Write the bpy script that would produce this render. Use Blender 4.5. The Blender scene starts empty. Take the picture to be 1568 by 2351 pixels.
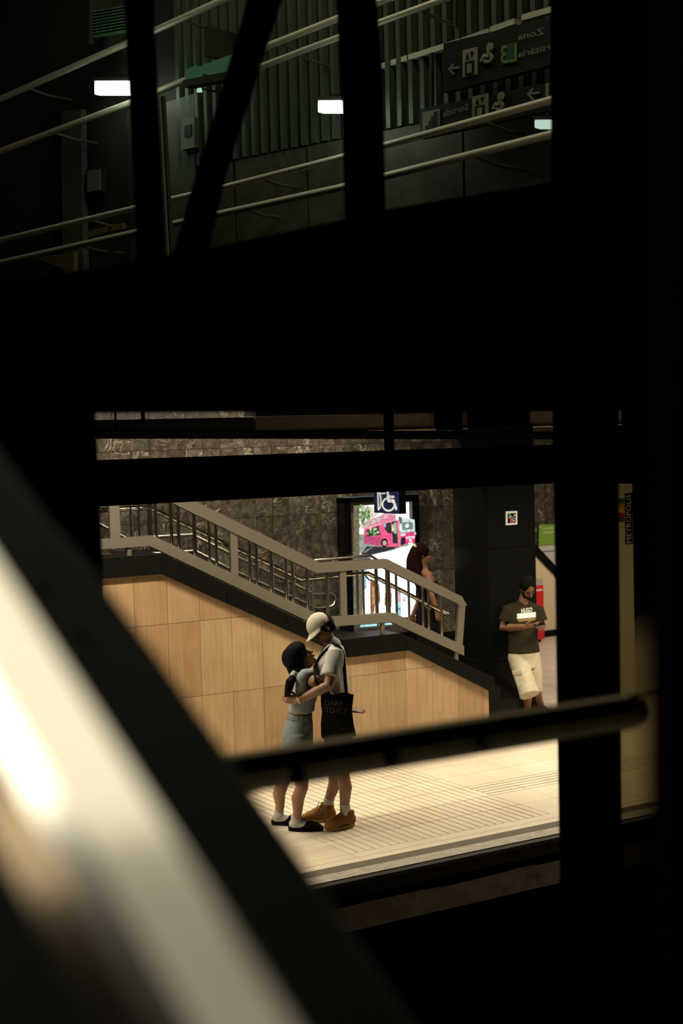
import bpy, bmesh, math, random
import numpy as np
from mathutils import Vector, Matrix, noise
from mathutils.bvhtree import BVHTree

SC = bpy.context.scene
COL = SC.collection
random.seed(4)

# ------------------------------------------------------------------ camera
FPX, IW, IH = 3400.0, 1568.0, 2351.0
CAM = Vector((0, 0, 3.2))
_y, _p, _r = math.radians(31.4), math.radians(3.0), math.radians(-1.52)
_f = Vector((math.sin(_y)*math.cos(_p), math.cos(_y)*math.cos(_p), -math.sin(_p)))
_rt = Vector((math.cos(_y), -math.sin(_y), 0))
_up = _rt.cross(_f)
RT = math.cos(_r)*_rt + math.sin(_r)*_up
UP = -math.sin(_r)*_rt + math.cos(_r)*_up
FW = _f
cd = bpy.data.cameras.new('camera')
cam = bpy.data.objects.new('camera', cd); COL.objects.link(cam)
cam.matrix_world = Matrix(((RT.x, UP.x, -FW.x, CAM.x), (RT.y, UP.y, -FW.y, CAM.y), (RT.z, UP.z, -FW.z, CAM.z), (0, 0, 0, 1)))
cd.sensor_fit = 'VERTICAL'; cd.sensor_height = 36.0; cd.lens = FPX/IH*36.0
cd.clip_start = 0.05; cd.clip_end = 200
cd.dof.use_dof = True; cd.dof.focus_distance = 12.2; cd.dof.aperture_fstop = 2.0
SC.camera = cam

# ------------------------------------------------------------------ world and exposure
wd = bpy.data.worlds.new('world'); SC.world = wd; wd.use_nodes = True
wd.node_tree.nodes['Background'].inputs[0].default_value = (0.0, 0.0, 0.0, 1)
wd.node_tree.nodes['Background'].inputs[1].default_value = 0.0
vs = SC.view_settings
vs.view_transform = 'Standard'; vs.look = 'None'; vs.exposure = 0.0; vs.gamma = 1.0; vs.use_curve_mapping = False
SC.cycles.max_bounces = 8; SC.cycles.transparent_max_bounces = 16
SC.cycles.use_denoising = True
SC.cycles.sample_clamp_indirect = 3.0
SC.cycles.caustics_reflective = False; SC.cycles.caustics_refractive = False

WARM = (1.0, 0.88, 0.67)
def area(name, loc, target, sx, sy, power, color):
    l = bpy.data.lights.new(name, 'AREA'); l.shape = 'RECTANGLE'; l.size = sx; l.size_y = sy
    l.energy = power; l.color = color
    o = bpy.data.objects.new(name, l); COL.objects.link(o); o.location = loc
    d = (Vector(target)-Vector(loc)).normalized()
    xa = Vector((1, 0, 0))
    if abs(d.dot(xa)) > 0.9: xa = Vector((0, 1, 0))
    za = -d; ya = za.cross(xa).normalized(); xa = ya.cross(za)
    o.matrix_world = Matrix(((xa.x, ya.x, za.x, loc[0]), (xa.y, ya.y, za.y, loc[1]), (xa.z, ya.z, za.z, loc[2]), (0, 0, 0, 1)))
    return o
# linear lamps of the platform ceiling (their housings are built below)
area('platform_light', (-.7, 11.2, 3.50), (-.7, 11.2, 0), 14.4, 0.10, 540, WARM)
area('platform_light', (10.4, 10.9, 3.50), (10.4, 10.9, 0), 6.4, 0.10, 265, WARM)
for l_ in bpy.data.lights: l_.spread = math.radians(150)
area('stair_light', (6.6, 13.95, 3.56), (6.6, 13.95, 0), 6.0, 0.08, 100, WARM)
area('concourse_light', (14.5, 15.2, 3.38), (14.5, 15.2, 0), 3.2, 0.3, 150, (1.0, .86, .68))
# lamp over the enclosed stair, then two unseen lights added for the near handrail
area('enclosure_light', (.95, 1.62, 4.40), (.95, 1.62, 0), 1.5, 1.18, 7.5, (1.0, .93, .74))
area('enclosure_light', (1.15, .52, 4.40), (1.15, .52, 0), 1.6, .95, 1.5, (1.0, .93, .74))  # weak fill added to light the lower half of the near handrail
area('enclosure_light', (-.40, 1.52, 4.40), (-.40, 1.52, 0), 1.0, 1.18, 15, (1.0, .95, .80))  # added to draw the white streak along the near handrail's edge
# unseen fill light added to brighten the concrete under the platform edge
area('plinth_fill_light', (9.5, 5.3, -0.4), (9.5, 9.3, -0.5), 5.0, 0.06, 20, (1.0, .82, .55))

# ------------------------------------------------------------------ helpers
def at(px, py, t):
    return CAM + (FW + RT*((px-IW/2)/FPX) - UP*((py-IH/2)/FPX))*t
def on(px, py, ax, val):
    d = FW + RT*((px-IW/2)/FPX) - UP*((py-IH/2)/FPX)
    return CAM + d*((val-CAM[ax])/d[ax])
V = Vector
E1, E2, E3 = V((math.cos(_y), -math.sin(_y), 0)), V((math.sin(_y), math.cos(_y), 0)), V((0, 0, 1))

TMP = bpy.data.scenes.new('scratch')                  # scratch scene, removed at the end
def link(o): COL.objects.link(o); return o
def setp(o, label=None, cat=None, group=None, kind=None):
    if label: o['label'] = label
    if cat: o['category'] = cat
    if group: o['group'] = group
    if kind: o['kind'] = kind
    return o
def thing(name, label, cat, loc=(0, 0, 0), group=None, kind=None):
    o = link(bpy.data.objects.new(name, None)); o.location = V(loc); o.empty_display_size = .1
    o.matrix_world = Matrix.Translation(V(loc))
    return setp(o, label, cat, group, kind)
def put(name, data, m, parent=None):
    me = data
    if isinstance(data, bmesh.types.BMesh):
        me = bpy.data.meshes.new(name); bmesh.ops.recalc_face_normals(data, faces=data.faces); data.to_mesh(me); data.free()
    if m is not None:
        me.materials.clear(); me.materials.append(m)
    o = link(bpy.data.objects.new(name, me))
    if parent is not None:
        o.parent = parent
        o.matrix_parent_inverse = parent.matrix_world.inverted()
    return o
def smooth(o, ang=None):
    o.data.polygons.foreach_set('use_smooth', [True]*len(o.data.polygons))
    if ang:
        try: o.data.set_sharp_from_angle(angle=math.radians(ang))
        except Exception: pass
    return o
def B(): return bmesh.new()
def box(bm, x0, x1, y0, y1, z0, z1):
    vs_ = [bm.verts.new((x, y, z)) for x in (x0, x1) for y in (y0, y1) for z in (z0, z1)]
    for f in ((0, 1, 3, 2), (4, 6, 7, 5), (0, 4, 5, 1), (2, 3, 7, 6), (0, 2, 6, 4), (1, 5, 7, 3)):
        bm.faces.new([vs_[i] for i in f])
    return bm
def prism(bm, pts, d):
    """polygon pts (3-D, planar) extruded by vector d"""
    d = V(d); n = len(pts)
    a = [bm.verts.new(V(p)) for p in pts]; b = [bm.verts.new(V(p)+d) for p in pts]
    bm.faces.new(a); bm.faces.new(b[::-1])
    for i in range(n): bm.faces.new((a[i], b[i], b[(i+1) % n], a[(i+1) % n]))
    return bm
def bar(bm, p, q, w, h, up=(0, 0, 1)):
    """rectangular bar from p to q: w across, h along up"""
    p, q = V(p), V(q); d = (q-p).normalized(); u = V(up); s = d.cross(u).normalized(); u = s.cross(d)
    c = [p+s*(w/2*i)+u*(h/2*j) for i, j in ((-1, -1), (1, -1), (1, 1), (-1, 1))]
    return prism(bm, c, q-p)
def tube(bm, pts, r, n=10):
    pts = [V(p) for p in pts]; rings = []
    prev = None
    for i, p in enumerate(pts):
        if i == 0: d = pts[1]-p
        elif i == len(pts)-1: d = p-pts[-2]
        else: d = (pts[i+1]-p).normalized()+(p-pts[i-1]).normalized()
        d.normalize()
        if prev is None:
            a = d.orthogonal().normalized()
        else:
            a = (prev - d*prev.dot(d)).normalized()
        prev = a; b = d.cross(a)
        rr = r[i] if isinstance(r, (list, tuple)) else r
        rings.append([bm.verts.new(p+(a*math.cos(2*math.pi*k/n)+b*math.sin(2*math.pi*k/n))*rr) for k in range(n)])
    for i in range(len(rings)-1):
        for k in range(n):
            bm.faces.new((rings[i][k], rings[i][(k+1) % n], rings[i+1][(k+1) % n], rings[i+1][k]))
    bm.faces.new(rings[0][::-1]); bm.faces.new(rings[-1])
    return bm
def disc(bm, c, n, r, th, seg=24):
    c, n = V(c), V(n).normalized(); a = n.orthogonal().normalized(); b = n.cross(a)
    return prism(bm, [c+(a*math.cos(2*math.pi*k/seg)+b*math.sin(2*math.pi*k/seg))*r for k in range(seg)], n*th)
def bevel(bm, w, seg=2):
    bmesh.ops.bevel(bm, geom=list(bm.edges), offset=w, segments=seg, affect='EDGES', profile=.6, clamp_overlap=True)
    return bm
def text_mesh(s, origin, xd, yd, height, depth=0.0015, align='LEFT', width=None, bold=0.0):
    cu = bpy.data.curves.new('text', 'FONT'); cu.body = s; cu.size = 1.0; cu.align_x = align; cu.resolution_u = 3
    cu.extrude = 0.0; cu.offset = bold
    ob = bpy.data.objects.new('text', cu); TMP.collection.objects.link(ob)
    TMP.view_layers[0].update(); dg = TMP.view_layers[0].depsgraph
    me = bpy.data.meshes.new_from_object(ob.evaluated_get(dg))
    bpy.data.objects.remove(ob); bpy.data.curves.remove(cu)
    bm = bmesh.new(); bm.from_mesh(me); bpy.data.meshes.remove(me)
    xs = [v.co.x for v in bm.verts]; x0, x1 = min(xs), max(xs)
    sx = sy = height/0.69
    if width: sx = width/(x1-x0)
    xd, yd = V(xd).normalized(), V(yd).normalized(); nd = xd.cross(yd)
    for v in bm.verts:
        v.co = V(origin)+xd*((v.co.x-(x0 if align == 'LEFT' else 0))*sx)+yd*(v.co.y*sy)+nd*depth
    return bm

# ------------------------------------------------------------------ materials
MATS = {}
def mat(name, color, rough=.5, metal=0., spec=.5, emis=None, estr=0., coat=0.):
    m = bpy.data.materials.new(name); m.use_nodes = True
    b = m.node_tree.nodes['Principled BSDF']
    b.inputs['Base Color'].default_value = (*color, 1); b.inputs['Roughness'].default_value = rough
    b.inputs['Metallic'].default_value = metal; b.inputs['Specular IOR Level'].default_value = spec
    b.inputs['Coat Weight'].default_value = coat
    if emis:
        b.inputs['Emission Color'].default_value = (*emis, 1); b.inputs['Emission Strength'].default_value = estr
    MATS[name] = m
    return m
def NT(m): return m.node_tree.nodes, m.node_tree.links, m.node_tree.nodes['Principled BSDF']
def coords(m, scale=(1, 1, 1), rot=(0, 0, 0), world=True):
    n, l, b = NT(m)
    mp = n.new('ShaderNodeMapping'); mp.inputs['Scale'].default_value = scale; mp.inputs['Rotation'].default_value = rot
    if world:
        g = n.new('ShaderNodeNewGeometry'); l.new(g.outputs['Position'], mp.inputs['Vector'])
    else:
        g = n.new('ShaderNodeTexCoord'); l.new(g.outputs['Object'], mp.inputs['Vector'])
    return mp.outputs['Vector']
def noi(m, vec, scale, detail=4, rough=.6, dist=0.):
    n, l, b = NT(m); t = n.new('ShaderNodeTexNoise')
    t.inputs['Scale'].default_value = scale; t.inputs['Detail'].default_value = detail
    t.inputs['Roughness'].default_value = rough; t.inputs['Distortion'].default_value = dist
    l.new(vec, t.inputs['Vector']); return t.outputs['Fac']
def ramp(m, fac, stops):
    n, l, b = NT(m); r = n.new('ShaderNodeValToRGB'); e = r.color_ramp.elements
    while len(e) < len(stops): e.new(.5)
    for i, (p, c) in enumerate(stops):
        e[i].position = p; e[i].color = (*c, 1) if len(c) == 3 else c
    l.new(fac, r.inputs['Fac']); return r.outputs['Color']
def mixc(m, a, b_, fac, mode='MIX'):
    n, l, b = NT(m); x = n.new('ShaderNodeMix'); x.data_type = 'RGBA'; x.blend_type = mode
    for s, v in ((x.inputs[6], a), (x.inputs[7], b_)):
        if isinstance(v, tuple): s.default_value = (*v, 1)
        else: l.new(v, s)
    if isinstance(fac, float): x.inputs[0].default_value = fac
    else: l.new(fac, x.inputs[0])
    return x.outputs[2]
def setcol(m, c): m.node_tree.links.new(c, NT(m)[2].inputs['Base Color'])
def bump(m, fac, strength=.2, dist=.01):
    n, l, b = NT(m); u = n.new('ShaderNodeBump'); u.inputs['Strength'].default_value = strength; u.inputs['Distance'].default_value = dist
    l.new(fac, u.inputs['Height']); l.new(u.outputs['Normal'], b.inputs['Normal'])
def objrand(m):
    n, l, b = NT(m); o = n.new('ShaderNodeObjectInfo'); return o.outputs['Random']

# cream stone panels with a fine vertical grain
M_tile = mat('cream_stone', (.62, .44, .26), .42, spec=.4)
v_ = coords(M_tile, (14, 14, .9)); g_ = noi(M_tile, v_, 2.2, 6, .65, .3)
c_ = ramp(M_tile, g_, [(.25, (.315, .193, .096)), (.55, (.375, .256, .141)), (.8, (.415, .294, .170))])
c_ = mixc(M_tile, c_, ramp(M_tile, objrand(M_tile), [(0, (.74, .66, .58)), (.5, (.93, .92, .9)), (1, (1, 1, .98))]), 1.0, 'MULTIPLY')
st_ = noi(M_tile, coords(M_tile, (1, 1, 1)), 2.5, 3)
c_ = mixc(M_tile, c_, ramp(M_tile, st_, [(.35, (.86, .82, .76)), (.6, (1, 1, 1))]), .7, 'MULTIPLY')
setcol(M_tile, c_); bump(M_tile, g_, .06, .004)
M_grout = mat('dark_grout', (.055, .042, .026), .9)
# floor stone
M_floor = mat('floor_stone', (.66, .54, .38), .33, spec=.45)
v_ = coords(M_floor); a_ = noi(M_floor, v_, 90, 3, .7); b_ = noi(M_floor, v_, 1.6, 4)
c_ = ramp(M_floor, a_, [(.3, (.62, .54, .41)), (.6, (.73, .65, .51)), (.8, (.80, .72, .57))])
c_ = mixc(M_floor, c_, ramp(M_floor, b_, [(.3, (.83, .80, .76)), (.65, (1, 1, 1))]), .8, 'MULTIPLY')
c_ = mixc(M_floor, c_, ramp(M_floor, objrand(M_floor), [(0, (.93, .92, .9)), (1, (1, 1, 1))]), 1.0, 'MULTIPLY')
setcol(M_floor, c_)
M_fgrout = mat('floor_grout', (.028, .021, .010), .95, spec=.05)
M_far = mat('far_floor', (.50, .42, .33), .4)
n_, l_, p_ = NT(M_far)
bk = n_.new('ShaderNodeTexBrick'); bk.inputs['Scale'].default_value = 1.0
bk.offset = 0; bk.inputs['Brick Width'].default_value = .39; bk.inputs['Row Height'].default_value = .39; bk.inputs['Mortar Size'].default_value = .006
bk.inputs['Color1'].default_value = (.52, .43, .34, 1); bk.inputs['Color2'].default_value = (.48, .40, .32, 1); bk.inputs['Mortar'].default_value = (.27, .2, .14, 1)
l_.new(coords(M_far), bk.inputs['Vector']); setcol(M_far, bk.outputs['Color'])
# black granite
M_gran = mat('black_granite', (.012, .012, .011), .4, spec=.10)
a_ = noi(M_gran, coords(M_gran), 160, 2, .6)
setcol(M_gran, ramp(M_gran, a_, [(.45, (.0025, .0028, .0024)), (.62, (.006, .006, .005)), (.72, (.022, .02, .017))]))
M_pil = mat('polished_granite', (.006, .006, .005), .2, spec=.05)
a_ = noi(M_pil, coords(M_pil), 120, 3, .6)
setcol(M_pil, ramp(M_pil, a_, [(.5, (.005, .0052, .0045)), (.75, (.018, .018, .015))]))
# brown-grey veined marble
M_marb = mat('dark_marble', (.13, .11, .09), .3, spec=.5)
n_, l_, p_ = NT(M_marb)
vx = n_.new('ShaderNodeVectorMath'); vx.operation = 'ADD'
oi = n_.new('ShaderNodeObjectInfo'); cmb = n_.new('ShaderNodeCombineXYZ')
mm = n_.new('ShaderNodeMath'); mm.operation = 'MULTIPLY'; mm.inputs[1].default_value = 37.0
l_.new(oi.outputs['Random'], mm.inputs[0]); l_.new(mm.outputs[0], cmb.inputs[0]); l_.new(mm.outputs[0], cmb.inputs[2])
l_.new(coords(M_marb), vx.inputs[0]); l_.new(cmb.outputs[0], vx.inputs[1])
a_ = noi(M_marb, vx.outputs[0], 13, 9, .72, .6); b_ = noi(M_marb, vx.outputs[0], 3.4, 4, .55, 1.6)
base = ramp(M_marb, a_, [(.32, (.022, .018, .013)), (.48, (.085, .070, .053)), (.6, (.16, .138, .108)), (.74, (.36, .32, .26))])
vein = ramp(M_marb, b_, [(.0, (0, 0, 0)), (.478, (0, 0, 0)), (.495, (1, 1, 1)), (.512, (0, 0, 0)), (1, (0, 0, 0))])
msk = ramp(M_marb, noi(M_marb, vx.outputs[0], 1.5, 2), [(.49, (0, 0, 0)), (.56, (1, 1, 1))])
fv = mixc(M_marb, vein, msk, 1.0, 'MULTIPLY')
c_ = mixc(M_marb, base, (.62, .56, .46), fv)
c_ = mixc(M_marb, c_, ramp(M_marb, objrand(M_marb), [(0, (.62, .58, .52)), (1, (1, 1, 1))]), 1.0, 'MULTIPLY')
setcol(M_marb, c_)
M_steel = mat('brushed_steel', (.265, .235, .185), .45, metal=.8)
M_tube = mat('polished_steel', (.60, .55, .46), .18, metal=1.)
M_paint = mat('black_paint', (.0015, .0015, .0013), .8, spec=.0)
M_soft = mat('black_coating', (.042, .045, .037), .6, spec=.12)
M_beam = mat('beam_brown', (.26, .21, .11), .6, spec=.1)
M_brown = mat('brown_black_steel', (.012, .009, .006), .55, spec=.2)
M_conc = mat('dirty_concrete', (.22, .18, .12), .85, spec=.2)
a_ = noi(M_conc, coords(M_conc), 5, 8, .7)
setcol(M_conc, ramp(M_conc, a_, [(.32, (.03, .022, .013)), (.42, (.16, .13, .085)), (.7, (.26, .22, .15))]))
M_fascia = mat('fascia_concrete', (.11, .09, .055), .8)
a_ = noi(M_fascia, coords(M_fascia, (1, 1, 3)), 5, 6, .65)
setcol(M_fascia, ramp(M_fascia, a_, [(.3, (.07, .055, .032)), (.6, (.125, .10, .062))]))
M_ceil = mat('ceiling_black', (.01, .009, .007), .9, spec=.1)
M_band = mat('grey_rubber', (.11, .093, .065), .8, spec=.2)
M_white = mat('worn_white_strip', (.42, .38, .31), .7)
a_ = noi(M_white, coords(M_white, (1, 3, 1)), 7, 6, .7); s_ = noi(M_white, coords(M_white), 130, 1)
c_ = ramp(M_white, a_, [(.30, (.13, .10, .065)), (.42, (.33, .29, .22)), (.7, (.46, .41, .33))])
setcol(M_white, mixc(M_white, c_, ramp(M_white, s_, [(.42, (.55, .53, .5)), (.58, (1, 1, 1))]), .8, 'MULTIPLY')); bump(M_white, s_, .5, .004)
def fabric(name, c, var=.8, bs=250):
    m = mat(name, c, .9, spec=.08)
    a = noi(m, coords(m), 22, 4, .6)
    setcol(m, ramp(m, a, [(.3, tuple(x*var for x in c)), (.7, c)])); return m
def skin(name, c):
    m = mat(name, c, .5, spec=.35)
    a = noi(m, coords(m), 14, 3)
    setcol(m, ramp(m, a, [(.3, (c[0]*.9, c[1]*.86, c[2]*.84)), (.7, c)])); return m
M_skin1 = skin('skin_light', (.31, .17, .10)); M_skin2 = skin('skin_warm', (.265, .142, .083))
M_skin3 = skin('skin_brown', (.19, .09, .046)); M_skin4 = skin('skin_tan', (.26, .12, .06))
M_hair = mat('black_hair', (.0035, .003, .0025), .75, spec=.06)
M_hair_r = mat('red_brown_hair', (.013, .003, .0025), .7, spec=.06)
M_capc = fabric('cap_cotton', (.50, .45, .35)); M_tee = fabric('grey_white_cotton', (.44, .43, .39))
M_top = fabric('grey_jersey', (.27, .30, .29)); M_short = fabric('grey_green_fleece', (.17, .205, .19))
M_dshort = fabric('dark_green_cloth', (.020, .025, .020)); M_bag = mat('black_canvas', (.007, .007, .006), .95, spec=.08)
M_print = mat('faded_print', (.085, .077, .055), .9, spec=.1); M_dimprint = mat('dim_print', (.03, .027, .02), .9, spec=.1)
M_sock = fabric('white_sock', (.45, .45, .42)); M_suede = fabric('tan_suede', (.24, .115, .034)); M_sole = mat('tan_sole', (.28, .16, .065), .7)
M_clog = mat('dark_clog', (.009, .006, .004), .85, spec=.06); M_gold = mat('gold_watch', (.80, .66, .40), .45, metal=.6)
M_olive = fabric('dark_brown_tee', (.030, .022, .012)); M_cargo = fabric('cream_cargo_cotton', (.52, .46, .33))
M_bright = mat('white_print', (.66, .65, .60), .6); M_ochre = mat('ochre_print', (.20, .13, .03), .8)
M_dress = mat('black_jersey', (.006, .005, .005), .9, spec=.1)
M_phone = mat('dark_blue_phone', (.02, .025, .07), .25)
M_red = mat('red_enamel', (.50, .012, .012), .4); M_green = mat('green_print', (.22, .40, .05), .6)
M_blue = mat('sign_blue', (.008, .018, .085), .5, emis=(.008, .018, .085), estr=.25)
M_signw = mat('sign_white', (.80, .82, .80), .5, emis=(.8, .82, .8), estr=.28)
M_paper = mat('pale_paper', (.62, .60, .56), .7); M_cream = mat('cream_render', (.55, .43, .28), .7)
M_eye = mat('eye', (.03, .02, .015), .2); M_lip = mat('lip', (.30, .10, .08), .5)
M_glossy = mat('poster_glass_black', (.004, .004, .005), .15)
def emit(name, c, s):
    m = bpy.data.materials.new(name); m.use_nodes = True; n = m.node_tree.nodes; n.clear()
    e = n.new('ShaderNodeEmission'); e.inputs[0].default_value = (*c, 1); e.inputs[1].default_value = s
    o = n.new('ShaderNodeOutputMaterial'); m.node_tree.links.new(e.outputs[0], o.inputs[0]); return m
def glass(name, tint, refl):
    m = bpy.data.materials.new(name); m.use_nodes = True; n = m.node_tree.nodes; n.clear(); l = m.node_tree.links
    t = n.new('ShaderNodeBsdfTransparent'); t.inputs[0].default_value = (*tint, 1)
    g = n.new('ShaderNodeBsdfGlossy'); g.inputs['Roughness'].default_value = .02; g.inputs[0].default_value = (.8, .9, .8, 1)
    x = n.new('ShaderNodeMixShader'); x.inputs[0].default_value = refl
    o = n.new('ShaderNodeOutputMaterial'); l.new(t.outputs[0], x.inputs[1]); l.new(g.outputs[0], x.inputs[2]); l.new(x.outputs[0], o.inputs[0]); return m

# ================================================================== STRUCTURE
TP = .3925                                       # floor grid
fl = thing('floor', 'pale stone station platform floor of square slabs with a grooved guidance field', None, (8, 10, 0), kind='structure')
fl['kind'] = 'structure'
b = B(); box(b, -10, 18, 9.16, 12.35, -.20, -.025); put('bed', b, M_fgrout, fl)
b = B(); box(b, 11.69, 24, 9.53, 26, -.19, 0); box(b, 9.30, 11.69, 12.27, 26, -.19, -.002); box(b, -10, 2.272, 9.3, 12.35, -.19, -.001); put('far_slab', b, M_far, fl)
def bars_mesh(along_y):
    b = B(); w = TP/5; g = .0062
    for k in range(5):
        if along_y: box(b, k*w+g, (k+1)*w-g, .003, TP-.003, -.025, 0)
        else: box(b, .003, TP-.003, k*w+g, (k+1)*w-g, -.025, 0)
    me = bpy.data.meshes.new('grooved_tile'); b.to_mesh(me); b.free(); me.materials.append(M_floor); return me
def plain_mesh():
    b = B(); box(b, .0016, TP-.0016, .0016, TP-.0016, -.025, 0)
    me = bpy.data.meshes.new('tile'); b.to_mesh(me); b.free(); me.materials.append(M_floor); return me
ga, gs, gp = bars_mesh(True), bars_mesh(False), plain_mesh()
for i in range(-14, 10):
    for j in range(7):
        x, y = 7.7675+i*TP, 9.53+j*TP
        tact = -5 <= i < 0 and not (i == -6) and j < 7
        me = ga if tact else (gs if j == 2 and i >= 0 else gp)
        o = link(bpy.data.objects.new('grooved_tile' if me is not gp else 'tile', me))
        o.location = (x, y, 0); o.parent = fl; o.matrix_parent_inverse = fl.matrix_world.inverted()
# platform edge: two stone courses, grey band, worn white strip, nosing
k = 0
for i in range(-6, 9):
    x0 = 6.59+i*.785
    for y0, y1 in ((9.413, 9.528), (9.312, 9.407)):
        b = B(); box(b, x0+.002, x0+.783, y0, y1, -.025, 0); put('kerb_stone', b, M_floor, fl)
b = B(); box(b, -10, 18, 9.176, 9.312, -.05, -.001); put('grey_band', b, M_band, fl)
b = B(); box(b, -10, 18, 9.02, 9.176, -.05, .001); put('white_strip', b, M_white, fl)
b = B(); box(b, -10, 18, 8.95, 9.018, -.035, -.006); put('nosing', b, M_brown, fl)
# platform base and track bed
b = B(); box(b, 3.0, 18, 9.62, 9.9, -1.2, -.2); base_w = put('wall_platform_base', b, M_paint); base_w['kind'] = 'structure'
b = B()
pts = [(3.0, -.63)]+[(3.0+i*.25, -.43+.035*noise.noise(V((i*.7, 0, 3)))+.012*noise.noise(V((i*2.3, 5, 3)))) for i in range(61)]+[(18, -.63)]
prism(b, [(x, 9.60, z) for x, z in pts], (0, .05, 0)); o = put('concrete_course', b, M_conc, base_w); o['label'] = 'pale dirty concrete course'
b = B(); box(b, -6, 20, -4, 9.7, -1.3, -1.2); o = put('floor_track_bed', b, M_paint); o['kind'] = 'structure'

# stair wall: cream panels under a sloping black granite coping
YW = 12.35
sw = thing('wall_stair', 'cream stone panelled wall beside the platform stairs under black granite coping', None, (7.2, YW, 0), kind='structure')
def cop_low(x):                                      # underside of the coping
    if x < 5.585: return 1.975
    if x < 7.55: return 1.975-(x-5.585)*(1.975-1.012)/(7.55-5.585)
    if x < 8.27: return 1.012
    return 1.012-(x-8.27)*.527
b = B(); prism(b, [(3.0, YW+.03, 0)]+[(x, YW+.03, cop_low(x)) for x in (3.0, 5.585, 7.55, 8.27, 9.29)]+[(9.29, YW+.03, 0)], (0, .2, 0)); put('backing', b, M_grout, sw)
b = B(); box(b, -10, 3.0, YW, YW+.2, 0, 2.2); put('left_run', b, M_fascia, sw)
zs = [0, .11, .81, 1.51, 2.21]
for i in range(-6, 13):
    x0, x1 = 5.321+i*.3248, 5.321+(i+1)*.3248
    x1 = min(x1, 9.285)
    if x1-x0 < .05: continue
    for za, zb in zip(zs[:-1], zs[1:]):
        g = .0018
        xs = [x0+g]+[x for x in (5.585, 7.55, 8.27) if x0+g < x < x1-g]+[x1-g]
        top = [(x, min(zb-g, cop_low(x)+.012)) for x in xs]
        # add the point where the coping line crosses the top of the course
        seq = []
        for (xa, ta), (xb, tb) in zip(top[:-1], top[1:]):
            seq.append((xa, ta))
            ca, cb = cop_low(xa)+.012, cop_low(xb)+.012
            if (ca-(zb-g))*(cb-(zb-g)) < 0:
                seq.append((xa+(xb-xa)*(ca-(zb-g))/(ca-cb), zb-g))
        seq.append(top[-1])
        if max(t for _, t in seq) <= za+g+.01: continue
        seq = [(x, max(t, za+g+.001)) for x, t in seq]
        b = B(); dy = random.uniform(-.0015, .0015)
        prism(b, [(x0+g, YW+dy, za+g)]+[(x, YW+dy, t) for x, t in seq]+[(x1-g, YW+dy, za+g)], (0, .032, 0))
        put('panel', b, M_tile, sw)
# coping pieces
cp = [(3.0, 1.975, 2.16), (5.585, 1.975, 2.16), (7.52, 1.012, 1.195), (8.20, 1.012, 1.195), (9.30, .48, .66)]
top_pts = [(3.0, 2.16), (5.60, 2.16), (7.475, 1.197), (8.16, 1.197), (9.33, .62)]
low_pts = [(3.0, 1.975), (5.585, 1.975), (7.55, 1.012), (8.27, 1.012), (9.33, .455)]
def seg_pts(pa, pb, n): return [(pa[0]+(pb[0]-pa[0])*i/n, pa[1]+(pb[1]-pa[1])*i/n) for i in range(n+1)]
for s, n in zip(range(4), (3, 3, 1, 2)):
    T, L = seg_pts(top_pts[s], top_pts[s+1], n), seg_pts(low_pts[s], low_pts[s+1], n)
    for i in range(n):
        b = B(); e = .002
        prism(b, [(L[i][0]+e, YW-.05, L[i][1]), (L[i+1][0]-e, YW-.05, L[i+1][1]), (T[i+1][0]-e, YW-.05, T[i+1][1]), (T[i][0]+e, YW-.05, T[i][1])], (0, .32, 0))
        bevel(b, .004, 1); o = put('coping_stone', b, M_gran, sw)
# stair flight between the stair wall and the marble wall
stp = thing('floor_stair', 'dark granite stair flight rising behind the cream wall', None, (8, 13.5, 0), kind='structure')
for i in range(7):
    b = B(); box(b, 8.12, min(9.87, 10.22-i*.30), YW+.24, 14.76, i*.15, (i+1)*.15-.001); put('step', b, M_gran, stp)
b = B(); box(b, 7.5, 8.12, YW+.24, 14.76, .9, 1.05); put('landing', b, M_gran, stp)
for i in range(7):
    b = B(); box(b, 5.4, 7.5-i*.3, YW+.24, 14.76, 1.05+i*.14, 1.05+(i+1)*.14-.001); put('step', b, M_gran, stp)
b = B(); box(b, 3, 5.4, YW+.24, 14.76, 1.85, 2.03); put('landing', b, M_gran, stp)

# back wall of narrow marble slabs
YB = 14.8
wb = thing('wall_back', 'dark brown-grey veined marble slab wall behind the stairs', None, (8, YB, 0), kind='structure')
b = B(); box(b, 3.6, 11.0, YB+.03, YB+.25, 0, 3.9); put('backing', b, M_paint, wb)
rows = [.0, .74, 1.515, 2.29, 3.08, 3.61]
for i in range(-9, 14):
    x0 = 7.90+i*.2145
    w = .2145
    for r in range(5):
        xoff = 0
        if r <= 0: continue
        b = B(); dy = random.uniform(-.004, .004); g = .0025
        box(b, x0+g, x0+w-g, YB+dy, YB+.03, rows[r]+g, rows[r+1]-g); put('slab', b, M_marb, wb)
b = B(); box(b, 3.6, 10.9, YB-.005, YB+.03, 0, .74); put('plinth', b, M_gran, wb)
# the wall beyond the pillar
wf = thing('wall_far', 'marble slab wall at the end of the passage beyond the granite pillar', None, (14, 18.6, 0), kind='structure')
b = B(); box(b, 10.6, 24, 18.65, 18.8, 0, 3.9); put('backing', b, M_paint, wf)
for i in range(10):
    b = B(); box(b, 13.3+i*.27, 13.3+i*.27+.262, 18.6+random.uniform(-.004, .004), 18.65, 1.0, 3.4); put('slab', b, M_marb, wf)

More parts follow.
